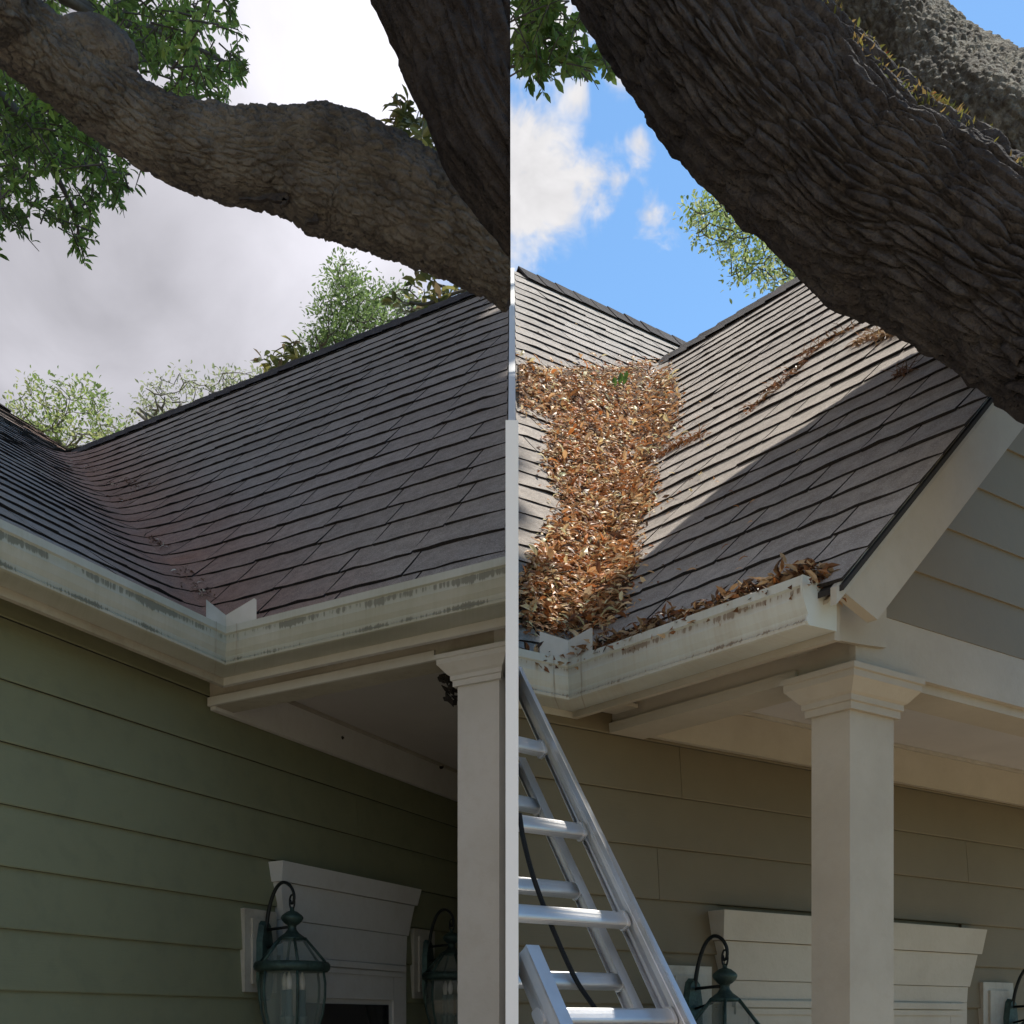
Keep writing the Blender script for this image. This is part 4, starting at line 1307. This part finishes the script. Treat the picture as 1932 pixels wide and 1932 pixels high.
def np_noise(P):
    """value noise in about -1..1"""
    i = np.floor(P).astype(np.int64); f = P - i; f = f * f * (3 - 2 * f)
    r = 0
    for dx in (0, 1):
        for dy in (0, 1):
            for dz in (0, 1):
                w = (f[..., 0] if dx else 1 - f[..., 0]) * (f[..., 1] if dy else 1 - f[..., 1]) * (f[..., 2] if dz else 1 - f[..., 2])
                r = r + w * _hash(i[..., 0] + dx, i[..., 1] + dy, i[..., 2] + dz, 7)
    return r * 2 - 1

def np_vor(P):
    """distances to the two nearest cell points, and a random value of the nearest cell"""
    i = np.floor(P).astype(np.int64)
    d1 = np.full(P.shape[:-1], 9.); d2 = np.full(P.shape[:-1], 9.); rv = np.zeros(P.shape[:-1])
    for dx in (-1, 0, 1):
        for dy in (-1, 0, 1):
            for dz in (-1, 0, 1):
                a, b, c = i[..., 0] + dx, i[..., 1] + dy, i[..., 2] + dz
                d = np.sqrt((a + _hash(a, b, c, 1) - P[..., 0]) ** 2 + (b + _hash(a, b, c, 2) - P[..., 1]) ** 2 + (c + _hash(a, b, c, 3) - P[..., 2]) ** 2)
                near = d < d1
                d2 = np.where(near, d1, np.minimum(d2, d)); rv = np.where(near, _hash(a, b, c, 4), rv); d1 = np.where(near, d, d1)
    return d1, d2, rv

def limb(name, pts, mat, parent, off, seed, along=7.0, around=22.0, amp=.016, clampx=None, nlen=None, nseg=150, lump=.10, sharp=2.6, warp=1.1):
    """bark-covered limb. pts: (x,y,z,r) world"""
    P = catmull([p[:4] for p in pts], 60)
    L = np.linalg.norm(np.diff(P[:, :3], axis=0), axis=1).sum()
    n = nlen or int(min(420, max(40, L / .011)))
    P = catmull([p[:4] for p in pts], n * 3)
    ss = np.concatenate([[0], np.cumsum(np.linalg.norm(np.diff(P[:, :3], axis=0), axis=1))])
    q = np.linspace(0, ss[-1], n)
    P = np.column_stack([np.interp(q, ss, P[:, c]) for c in range(4)])
    T = np.gradient(P[:, :3], axis=0); T /= np.linalg.norm(T, axis=1, keepdims=True)
    up = np.array([0, 0, 1.]); U = []
    u = up - T[0] * T[0].dot(up)
    if np.linalg.norm(u) < .05: u = np.array([1., 0, 0]) - T[0] * T[0][0]
    u /= np.linalg.norm(u)
    for i in range(n):
        u = u - T[i] * T[i].dot(u); u /= np.linalg.norm(u); U.append(u.copy())
    U = np.array(U); W = np.cross(T, U)
    sd = seed * 13.7
    a = np.linspace(0, 2 * np.pi, nseg, endpoint=False)
    ca, sa = np.cos(a)[None, :], np.sin(a)[None, :]
    r = P[:, 3][:, None]; s1 = q[:, None] + 0 * ca
    cy_, cz_ = ca * r, sa * r
    base = np.stack([s1 * 5 + sd, cy_ * 7, cz_ * 7], -1)
    w1, w2 = np_noise(base), np_noise(base + 41.3)
    Q = np.stack([s1 * along + sd + w1 * .5 * warp, cy_ * around + w1 * warp, cz_ * around + w2 * warp], -1)
    d1, d2, rv = np_vor(Q)
    cr = np.clip((d2 - d1) * sharp, 0, 1) ** .6
    h = amp * (cr * (.62 + .7 * rv) - .5) + amp * .22 * np_noise(Q * np.array([5., 1.3, 1.3])) + amp * .16 * np_noise(Q * np.array([9., 3.1, 3.1]))
    h += lump * r * np_noise(np.stack([s1 * 2.4 + sd, ca * 1.4 + 0 * s1 + 5, sa * 1.4 + 0 * s1 + 5], -1))
    V = P[:, None, :3] + (U[:, None, :] * ca[..., None] + W[:, None, :] * sa[..., None]) * (r + h)[..., None]
    V = V.reshape(-1, 3)
    if clampx is not None:
        V[:, 0] = np.minimum(V[:, 0], clampx) if clampx < 0 else np.maximum(V[:, 0], clampx)
    i, k = np.meshgrid(np.arange(n - 1), np.arange(nseg), indexing='ij')
    k2 = (k + 1) % nseg
    fc = np.stack([i * nseg + k, i * nseg + k2, (i + 1) * nseg + k2, (i + 1) * nseg + k], -1).reshape(-1, 4).tolist()
    fc += [list(range(nseg))[::-1], list(range((n - 1) * nseg, n * nseg))]
    o = mk(name, V, fc, mat, parent, off, smooth=True)
    return o, V.reshape(n, nseg, 3), P, (U, W)

def pxl(pts): return [(*wpt(x, y, d), r * d / F) for (x, y, r, d) in pts]

def bark_flakes(parent, off, spots, mat, seed):
    rnd = random.Random(seed)
    for (x0, y0, x1, y1, w, d) in spots:
        p0, p1 = wpt(x0, y0, d), wpt(x1, y1, d)
        n = 7
        V = []
        t = p1 - p0; s = np.cross(t, (0, 1, 0)); s /= np.linalg.norm(s)
        ww = w * d / F
        for i in range(n + 1):
            u = i / n
            c = p0 + t * u + s * rnd.uniform(-.3, .3) * ww
            e = ww * (1 - .75 * u) * rnd.uniform(.6, 1.3)
            for dy in (-.006, .006):
                V.append(c + s * e + np.array([0, dy, 0])); V.append(c - s * e + np.array([0, dy, 0]))
        f = []
        for i in range(n):
            a, b = i * 4, (i + 1) * 4
            f += [[a, a + 1, b + 1, b], [a + 2, b + 2, b + 3, a + 3], [a, b, b + 2, a + 2], [a + 1, a + 3, b + 3, b + 1]]
        f += [[0, 2, 3, 1], [n * 4, n * 4 + 1, n * 4 + 3, n * 4 + 2]]
        mk('bark_flake', V, f, mat, parent, off)

def sprays(name, polys, depth, n, leaf, size, pal, mat, tree, off, twig_mat, seed, droop=.5, per=11, wr=.36, twigr=.004, group_dir=None, separate=False, up=0.0):
    """leafy twigs spread through crown regions given as picture outlines with a depth range"""
    rnd = random.Random(seed)
    C, D, Nn, Ln, Wd, col = [], [], [], [], [], []
    tw = []
    area = []
    for pl in polys:
        xs = [p[0] for p in pl]; ys = [p[1] for p in pl]
        area.append((max(xs) - min(xs)) * (max(ys) - min(ys)))
    tot = sum(area)
    for pl, ar in zip(polys, area):
        xs = [p[0] for p in pl]; ys = [p[1] for p in pl]
        m = 0; k = 0
        want = int(n * ar / tot)
        while m < want and k < want * 30:
            k += 1
            x, y = rnd.uniform(min(xs), max(xs)), rnd.uniform(min(ys), max(ys))
            if not in_poly(x, y, pl): continue
            if noise.noise(Vector((x / 55., y / 55., seed))) < -.22 + rnd.gauss(0, .1): continue
            m += 1
            d = rnd.uniform(*depth)
            p = wpt(x, y, d)
            t = np.array([rnd.gauss(0, 1), rnd.gauss(0, 1), rnd.gauss(-droop, .6)]); t /= np.linalg.norm(t)
            Lt = size * rnd.uniform(2.2, 4.2)
            tw.append(tube([p - t * Lt * .5, p, p + t * Lt * .5 + np.array([0, 0, -.02 * droop])], [twigr, twigr * .8, twigr * .4], 4))
            base = pal[rnd.randrange(len(pal))]
            for j in range(per):
                u = rnd.uniform(-.35, .5)
                q = p + t * Lt * u
                dd = t * .55 + np.array([rnd.gauss(0, .75), rnd.gauss(0, .75), rnd.gauss(-.15 * droop + up, .6)])
                C.append(q); D.append(dd); Nn.append(np.array([rnd.gauss(0, .5), rnd.gauss(0, .5), 1.0]))
                sc = rnd.uniform(.65, 1.2)
                Ln.append(size * sc); Wd.append(size * wr * sc)
                col.append(tuple(np.clip(np.array(base) * rnd.uniform(.65, 1.4), 0, .9)))
    v, f = merge(tw)
    mk('twigs', v, f, twig_mat, tree, off)['kind'] = 'stuff'
    if separate:
        cr = None
        for i in range(len(C)):
            if i < 300:
                leaf_cloud('leaf', C[i:i + 1], D[i:i + 1], Nn[i:i + 1], Ln[i:i + 1], Wd[i:i + 1], col[i:i + 1], mat, tree, off, .2)
        if len(C) > 300:
            leaf_cloud('foliage', C[300:], D[300:], Nn[300:], Ln[300:], Wd[300:], col[300:], mat, tree, off, .2, 'stuff')
    else:
        leaf_cloud(name, C, D, Nn, Ln, Wd, col, mat, tree, off, .2, 'stuff')

OAK = [(.18, .30, .065), (.23, .36, .08), (.14, .23, .055), (.32, .43, .11), (.12, .18, .05)]

def oak_left():
    base = np.array([-2.95, 1.35, 0.])
    T = empty('oak_tree', base)
    tag(T, 'oak with a long bent branch crossing the cloudy sky above the swept roof', 'tree')
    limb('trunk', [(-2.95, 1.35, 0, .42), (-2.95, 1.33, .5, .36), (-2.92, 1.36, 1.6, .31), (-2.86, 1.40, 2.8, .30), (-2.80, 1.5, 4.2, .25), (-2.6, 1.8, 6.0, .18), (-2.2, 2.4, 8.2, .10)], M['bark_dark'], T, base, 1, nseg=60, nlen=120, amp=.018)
    A1 = [(-2.84, 1.42, 3.1, .16), (-2.3, 1.9, 3.9, .13)] + pxl([(-120, -60, 72, 2.75), (-30, 12, 66, 2.9), (70, 84, 64, 3.0), (150, 148, 64, 3.05), (217, 197, 63, 3.08), (312, 255, 63, 3.12), (425, 289, 71, 3.15), (535, 304, 77, 3.17), (597, 319, 93, 3.18), (660, 338, 92, 3.2), (780, 391, 88, 3.22), (862, 430, 86, 3.24), (930, 470, 80, 3.26), (990, 508, 78, 3.28)])
    o, V, P, fr = limb('branch', A1, M['bark'], T, base, 2, along=24, around=56, amp=.013, sharp=4.0, clampx=-.004, nlen=620, nseg=300, lump=.16)
    # burr swelling on the upper bend
    c = wpt(150, 80, 3.03)
    bv = []
    B2 = [(*wpt(120, 110, 3.05), .070), (*wpt(170, 92, 3.04), .080), (*wpt(215, 106, 3.04), .066), (*wpt(240, 145, 3.05), .030)]
    limb('burr', B2, M['bark'], T, base, 3, along=26, around=50, amp=.008, nlen=70, nseg=110)
    A2 = [(-2.78, 1.55, 4.5, .17), (-1.9, 1.9, 5.7, .17), (-.95, 2.3, 5.9, .17)] + pxl([(700, -460, 150, 2.55), (800, -190, 148, 2.6), (862, -20, 140, 2.63), (905, 80, 136, 2.65), (935, 160, 132, 2.66), (965, 235, 128, 2.67), (1010, 310, 122, 2.68), (1060, 380, 118, 2.7)])
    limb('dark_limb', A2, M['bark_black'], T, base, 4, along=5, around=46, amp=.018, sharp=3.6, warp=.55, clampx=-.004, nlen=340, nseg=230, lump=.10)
    bark_flakes(T, base, [(545, 372, 452, 377, 7, 3.12), (600, 412, 575, 423, 8, 3.14), (540, 378, 530, 392, 5, 3.12), (775, 70, 790, 84, 4, 2.6), (803, 140, 806, 156, 3, 2.6)], M['bark_dark'], 5)
    polys = [[(24, 0), (440, 0), (446, 55), (420, 70), (470, 118), (452, 145), (425, 140), (415, 205), (350, 190), (300, 165), (250, 110), (200, 60), (24, 20)],
             [(-40, 130), (60, 150), (130, 180), (200, 245), (278, 305), (270, 330), (235, 320), (240, 370), (205, 378), (190, 350), (165, 420), (160, 465), (135, 462), (130, 410), (95, 400), (50, 430), (24, 435), (-40, 440)],
             [(-40, 100), (40, 130), (140, 190), (230, 270), (150, 330), (60, 300), (-40, 250)]]
    sprays('foliage', polys, (4.6, 6.6), 620, None, .048, OAK, M['leaf'], T, base, M['twig'], 71, per=13)
    # limbs that carry this foliage
    br = []
    for (pts, r) in (([(-2.8, 1.5, 4.6), tuple(wpt(-150, -200, 4.4)), tuple(wpt(60, -40, 5.2)), tuple(wpt(200, 30, 5.5)), tuple(wpt(300, 60, 5.7)), tuple(wpt(430, 120, 5.8))], .05),
                     ([tuple(wpt(60, -40, 5.2)), tuple(wpt(230, 60, 5.4)), tuple(wpt(330, 120, 5.6)), tuple(wpt(400, 180, 5.7))], .025),
                     ([tuple(wpt(-150, -200, 4.4)), tuple(wpt(-40, 120, 4.9)), tuple(wpt(60, 240, 5.2)), tuple(wpt(130, 300, 5.4)), tuple(wpt(230, 330, 5.6))], .04),
                     ([tuple(wpt(60, 240, 5.2)), tuple(wpt(100, 320, 5.3)), tuple(wpt(140, 400, 5.4)), tuple(wpt(150, 460, 5.5))], .02)):
        sp = catmull(pts, 30)
        br.append(tube(sp, [r * (1 - .8 * k / 29) for k in range(30)], 7))
    v, f = merge(br)
    mk('branches', v, f, M['twig'], T, base, True)
    # added high crown over the left house, unseen, shaped to keep it in shade
    rnd = random.Random(81)
    C, D, Nn, Ln, Wd, col = [], [], [], [], [], []
    tx, ty = SUN[0] / SUN[2], SUN[1] / SUN[2]
    while len(C) < 13000:
        z = rnd.uniform(10.2, 12.6)          # above the eye
        u = rnd.uniform(-5.2, -.1); v_ = rnd.uniform(1.5, 8.4)
        if v_ > 3.02 + 1.98 * (-.4 - u) + rnd.gauss(0, .05): continue
        x, y = u + tx * z, v_ + ty * z
        if z / max(y, .1) < .96: continue
        C.append((x, y, z + EYE)); D.append(np.array([rnd.gauss(0, 1), rnd.gauss(0, 1), rnd.gauss(-.2, .5)])); Nn.append(np.array([rnd.gauss(0, .5), rnd.gauss(0, .5), 1.]))
        Ln.append(rnd.uniform(.26, .42)); Wd.append(rnd.uniform(.15, .22)); col.append(tuple(np.array(OAK[rnd.randrange(5)]) * rnd.uniform(.7, 1.2)))
    leaf_cloud('crown', C, D, Nn, Ln, Wd, col, M['leaf'], T, base, .2, 'stuff')
    br = []
    for k in range(9):
        e = np.array(C[rnd.randrange(len(C))]) - np.array([0, 0, .8])
        s0 = np.array([-2.5, 1.95, 6.8]) + np.array([0, 0, rnd.uniform(-.6, 1.2)])
        mid = (s0 + e) / 2 + np.array([rnd.gauss(0, .3), rnd.gauss(0, .3), 1.2])
        sp = catmull([s0, mid, e], 20)
        if any((q[2] - EYE) / max(q[1], .1) < .98 and q[1] > 2.5 for q in sp): continue
        br.append(tube(sp, [.09 * (1 - .85 * i / 19) for i in range(20)], 6))
    if br:
        v, f = merge(br); mk('shade_crown_branches', v, f, M['twig'], T, base, True)

def oak_right():
    base = np.array([2.75, 1.9, 0.])
    T = empty('oak_tree', base)
    tag(T, 'huge furrowed oak limb slanting across the blue sky in front of the leafy roof', 'tree')
    limb('trunk', [(2.75, 1.9, 0, .55), (2.73, 1.9, .5, .46), (2.68, 1.92, 1.4, .40), (2.62, 1.98, 2.1, .36), (2.7, 2.1, 3.0, .30), (2.9, 2.3, 4.6, .2), (3.1, 2.4, 6.5, .1)], M['bark_dark'], T, base, 11, nseg=70, nlen=120, amp=.02)
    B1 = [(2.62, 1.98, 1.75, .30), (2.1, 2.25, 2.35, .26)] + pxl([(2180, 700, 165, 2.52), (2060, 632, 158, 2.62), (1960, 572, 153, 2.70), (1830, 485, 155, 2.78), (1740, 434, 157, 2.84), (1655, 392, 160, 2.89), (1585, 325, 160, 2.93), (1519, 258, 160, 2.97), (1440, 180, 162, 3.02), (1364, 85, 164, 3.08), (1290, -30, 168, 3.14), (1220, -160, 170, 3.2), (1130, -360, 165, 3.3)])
    e = wpt(1130, -360, 3.3)
    B1 += [(e[0] - .1, e[1] + .3, e[2] + 1.2, .2), (e[0] - .1, e[1] + .5, e[2] + 2.4, .12)]
    o, V, P, fr = limb('thick_limb', B1, M['bark_dark'], T, base, 12, along=6.0, around=50, amp=.026, nlen=560, nseg=620, lump=.06, sharp=3.6, warp=.8)
    B2 = [(2.64, 2.0, 2.6, .24), (2.45, 2.7, 3.7, .20)] + pxl([(2080, 440, 118, 3.2), (1960, 335, 116, 3.4), (1850, 252, 114, 3.65), (1760, 170, 112, 3.92), (1680, 95, 112, 4.15), (1600, 15, 110, 4.35), (1560, -90, 105, 4.45), (1580, -260, 100, 4.5), (1640, -480, 80, 4.5)])
    limb('back_limb', B2, M['bark_lichen'], T, base, 13, along=24, around=44, amp=.013, nlen=460, nseg=300, lump=.22)
    B3 = [(2.62, 2.1, 2.7, .2), (2.3, 2.8, 3.3, .16)] + pxl([(1990, 520, 95, 3.05), (1900, 430, 95, 3.12), (1816, 370, 95, 3.22), (1730, 320, 90, 3.38), (1650, 255, 84, 3.62), (1560, 160, 80, 3.86), (1480, 50, 70, 4.0), (1430, -60, 60, 4.1), (1420, -200, 45, 4.15)])
    limb('hidden_shade_limb', B3, M['bark_dark'], T, base, 14, along=8, around=30, amp=.010, nlen=160, nseg=70, lump=.16)  # added limb, unseen behind the thick one, shades the roof near the rake
    bark_flakes(T, base, [(1322, 300, 1291, 256, 6, 3.36), (1330, 312, 1294, 284, 6, 3.36), (1340, 322, 1312, 309, 6, 3.36), (1240, 186, 1226, 178, 6, 3.5), (1188, 100, 1180, 112, 5, 3.6)], M['bark_dark'], 15)
    # moss and resurrection fern along the upper edge of the thick limb
    rnd = random.Random(91)
    n, m = V.shape[:2]
    C, D, Nn, Ln, Wd, col = [], [], [], [], [], []
    sideways = np.array([.57, -.55, .61])
    for k in range(60000):
        i, j = rnd.randrange(80, n - 130), rnd.randrange(m)
        p = V[i, j]; nr = p - P[i, :3]; nr /= np.linalg.norm(nr)
        up = nr.dot(sideways)
        w = noise.noise(Vector(p) * 4.5)
        if up < .86 + .16 * w or rnd.random() > .55 + .7 * noise.noise(Vector(p) * 7): continue
        C.append(p - nr * .004); D.append(nr + np.array([rnd.gauss(0, .8), rnd.gauss(0, .8), rnd.gauss(-.1, .8)])); Nn.append(unit(1)[0])
        L = rnd.uniform(.010, .026); Ln.append(L); Wd.append(L * rnd.uniform(.15, .35))
        c = [(.40, .35, .10), (.28, .27, .07), (.42, .30, .12), (.18, .20, .06), (.32, .22, .10)][rnd.randrange(5)]
        if rnd.random() < .015: c = (.5, .10, .04)
        col.append(tuple(np.array(c) * rnd.uniform(.6, 1.3)))
    leaf_cloud('moss', C, D, Nn, Ln, Wd, col, M['moss'], T, base, .3, 'stuff')
    polys = [[(972, -20), (1060, -20), (1100, 20), (1170, 82), (1160, 100), (1155, 130), (1130, 120), (1100, 150), (1080, 130), (1060, 150), (1045, 120), (1020, 145), (1005, 115), (985, 165), (972, 150)],
             [(972, 0), (1050, 0), (1165, 85), (1150, 125), (1090, 135), (1040, 110), (985, 155), (972, 120)]]
    sprays('foliage', polys, (5.0, 6.2), 110, None, .062, [(.10, .17, .035), (.14, .22, .045), (.08, .14, .03), (.18, .25, .06)], M['leaf'], T, base, M['twig'], 72, per=12, wr=.40)
    e = wpt(1130, -360, 3.3)
    br = []
    for pts, r in (([tuple(e), tuple(wpt(1140, -200, 4.8)), tuple(wpt(1120, -40, 5.3)), tuple(wpt(1080, 60, 5.6)), tuple(wpt(1000, 110, 5.8))], .035), ([tuple(wpt(1120, -40, 5.3)), tuple(wpt(1135, 50, 5.4)), tuple(wpt(1140, 110, 5.5))], .015),
                   ([tuple(wpt(1140, -200, 4.8)), tuple(wpt(1060, -80, 5.2)), tuple(wpt(1010, 20, 5.5)), tuple(wpt(985, 120, 5.6))], .02)):
        sp = catmull(pts, 24); br.append(tube(sp, [r * (1 - .8 * k / 23) for k in range(24)], 6))
    v, f = merge(br); mk('branches', v, f, M['twig'], T, base, True)

oak_left(); oak_right()

# ------------------------------------------------------------------ trees behind the roofs
def branching(targets, root, trunk_top, seed, r0, bend=.12):
    """connect targets to the nearest already grown node; returns tubes"""
    rnd = random.Random(seed)
    nodes = [np.array(root), (np.array(root) + trunk_top) / 2 + np.array([rnd.gauss(0, .1), 0, 0]), np.array(trunk_top)]
    lev = [0, 0, 0]
    parts = []
    sp = catmull(nodes, 14); parts.append(tube(sp, [r0 * (1 - .35 * k / 13) for k in range(14)], 8))
    ts = sorted(targets, key=lambda t: np.linalg.norm(t - trunk_top))
    for t in ts:
        dd = [np.linalg.norm(t - q) + (3.0 if q[2] > t[2] + .05 else 0) + (2 if i < 2 else 0) for i, q in enumerate(nodes)]
        i = int(np.argmin(dd)); a = nodes[i]; L = np.linalg.norm(t - a)
        mid = (a + t) / 2 + np.array([rnd.gauss(0, bend), rnd.gauss(0, bend), rnd.gauss(-.06, .08)]) * L
        l = lev[i] + 1
        r = max(.007, r0 * .62 * (.66 ** l)); sp = catmull([a, mid, t], 7)
        parts.append(tube(sp, [r * (1 - .5 * k / 6) for k in range(7)], 5))
        nodes += [sp[3], t]; lev += [l, l]
    return parts, nodes

def bg_tree(name, label, cat, polys, depth, ntarget, trunkpx, per, leaf, wr, pal, mat, tmat, seed, r0=.09, dr=.8, thick=.0, spread=.12, up=.2, leafy=1.0):
    rnd = random.Random(seed)
    root = wpt(trunkpx[0], YH, depth); root[2] = 0
    T = empty(name, root)
    tag(T, label, cat)
    tg = []
    for pl, w in polys:
        xs = [p[0] for p in pl]; ys = [p[1] for p in pl]
        m = 0
        while m < ntarget * w:
            x, y = rnd.uniform(min(xs), max(xs)), rnd.uniform(min(ys), max(ys))
            if in_poly(x, y, pl):
                tg.append(wpt(x, y, depth + rnd.uniform(-dr, dr))); m += 1
    top = wpt(trunkpx[0], trunkpx[1], depth)
    parts, nodes = branching(tg, root, top, seed, r0)
    v, f = merge(parts)
    mk('trunk', v, f, tmat, T, root, True)
    C, D, Nn, Ln, Wd, col = [], [], [], [], [], []
    for t in tg:
        b = pal[rnd.randrange(len(pal))]
        for j in range(per):
            o = np.array([rnd.gauss(0, spread), rnd.gauss(0, spread), rnd.gauss(0, spread * .8)])
            C.append(t + o); D.append(o / (np.linalg.norm(o) + 1e-6) + np.array([rnd.gauss(0, .6), rnd.gauss(0, .6), rnd.gauss(up, .6)])); Nn.append(np.array([rnd.gauss(0, .6), rnd.gauss(-.3, .6), 1.]))
            s = rnd.uniform(.6, 1.25); Ln.append(leaf * s); Wd.append(leaf * wr * s)
            col.append(tuple(np.clip(np.array(b) * rnd.uniform(.7, 1.35), 0, .9)))
    k = 0
    leaf_cloud('crown', C, D, Nn, Ln, Wd, col, mat, T, root, .12, 'stuff')
    return T

def magnolia(name, label, depth, shoots, seed, trunkx, leaf=.15):
    """glossy whorls of large leaves at shoot tips; each leaf is an object"""
    rnd = random.Random(seed)
    root = wpt(trunkx, YH, depth); root[2] = 0
    T = empty(name, root)
    tag(T, label, 'tree')
    tips = [wpt(x, y, depth + rnd.uniform(-.4, .4)) for (x, y) in shoots]
    low = min(t[2] for t in tips)
    top = root.copy(); top[2] = max(1.5, low - .9)
    parts, nodes = branching(tips, root, top, seed, .07, .08)
    v, f = merge(parts); mk('trunk', v, f, M['twig'], T, root, True)
    for t in tips:
        ax = np.array([rnd.gauss(0, .45), rnd.gauss(0, .45), 1.0]); ax /= np.linalg.norm(ax)
        e1 = np.cross(ax, (0.3, 1, 0)); e1 /= np.linalg.norm(e1); e2 = np.cross(ax, e1)
        n = rnd.randrange(8, 13)
        for k in range(n):
            a = k * 2.4 + rnd.uniform(-.3, .3)
            lift = rnd.uniform(-.35, .75)
            d = e1 * math.cos(a) + e2 * math.sin(a) + ax * lift
            s = rnd.uniform(.7, 1.15)
            c = [(.12, .14, .045), (.16, .18, .06), (.24, .23, .08), (.19, .14, .08), (.09, .11, .04), (.30, .28, .09)][rnd.randrange(6)]
            leaf_cloud('leaf', [t - ax * rnd.uniform(0, .10)], [d], [ax + d * .2], [leaf * s], [leaf * .40 * s], [tuple(np.array(c) * rnd.uniform(.7, 1.2))], M['leaf_mag'], T, root, .22)
    return T

PALE = [(.22, .30, .09), (.30, .36, .12), (.18, .25, .09), (.34, .36, .17)]
PALE2 = [(.30, .33, .20), (.36, .38, .25), (.24, .28, .16)]
GREEN = [(.14, .21, .075), (.19, .27, .10), (.11, .17, .06)]
bg_tree('ash_tree', 'pale yellow-green tree behind the far left valley of the roof', 'tree',
        [([(10, 760), (40, 735), (80, 705), (110, 720), (150, 715), (190, 735), (200, 765), (230, 790), (255, 800), (240, 830), (120, 860), (24, 820)], 1.0)], 15, 130, (112, 870), 16, .070, .45, PALE, M['leaf_pale'], M['twig_pale'], 101, .14, 1.0, spread=.085)
bg_tree('elm_tree', 'sparse grey-green tree with fine fanned twigs above the roof ridge', 'tree',
        [([(255, 770), (275, 725), (330, 700), (380, 715), (420, 700), (470, 705), (500, 690), (505, 720), (420, 760), (330, 800), (265, 800)], 1.0)], 15, 120, (330, 840), 9, .062, .45, PALE2, M['leaf_pale'], M['twig_pale'], 102, .14, 1.0, spread=.075)
bg_tree('maple_tree', 'fresh green upright tree standing behind the middle of the ridge', 'tree',
        [([(640, 485), (655, 500), (680, 525), (690, 560), (700, 590), (660, 640), (600, 650), (612, 610), (608, 570), (622, 530)], 1.0), ([(700, 560), (735, 545), (770, 560), (790, 600), (720, 630), (690, 610)], .55), ([(590, 625), (640, 620), (670, 650), (610, 680), (570, 680)], .35)],
        13, 120, (660, 720), 22, .055, .42, GREEN, M['leaf_pale'], M['twig'], 103, .10, .8, spread=.085)
magnolia('magnolia_tree', 'magnolia with bronze-backed leaves showing below and beside the oak branch', 9.5,
         [(760, 545), (785, 525), (800, 545), (815, 520), (835, 540), (850, 560), (865, 535), (890, 545), (830, 565), (800, 575), (775, 570), (905, 560), (748, 560), (880, 525), (920, 540),
          (745, 195), (752, 215), (757, 205), (762, 228), (750, 240), (770, 190), (742, 232), (785, 228), (768, 268), (800, 262), (785, 285), (812, 310), (790, 210), (796, 235), (775, 255), (830, 200), (835, 225), (820, 265), (850, 280), (830, 295), (862, 300), (845, 315), (880, 325), (815, 290), (890, 350), (870, 340)], 104, 840, .13)
magnolia('magnolia_sapling', 'small magnolia shoot with yellowish leaves poking over the ridge', 10.5,
         [(535, 652), (550, 665), (515, 672), (540, 682), (568, 672), (500, 668), (525, 690), (580, 685), (555, 645)], 105, 540, .125)
bg_tree('birch_tree', 'light green airy tree with crooked bare boughs against the blue sky', 'tree',
        [([(1282, 400), (1330, 378), (1375, 370), (1410, 385), (1440, 410), (1470, 440), (1440, 455), (1390, 445), (1340, 430), (1300, 415)], 1.0), ([(1310, 440), (1380, 445), (1420, 470), (1470, 480), (1520, 500), (1540, 520), (1490, 545), (1430, 530), (1370, 520), (1400, 480), (1330, 465)], .8), ([(1460, 430), (1530, 480), (1560, 520), (1500, 500)], .4)],
        12, 62, (1560, 545), 20, .062, .45, [(.26, .34, .12), (.34, .40, .17), (.20, .28, .09), (.40, .44, .24)], M['leaf_pale'], M['twig'], 106, .14, .7, spread=.075)
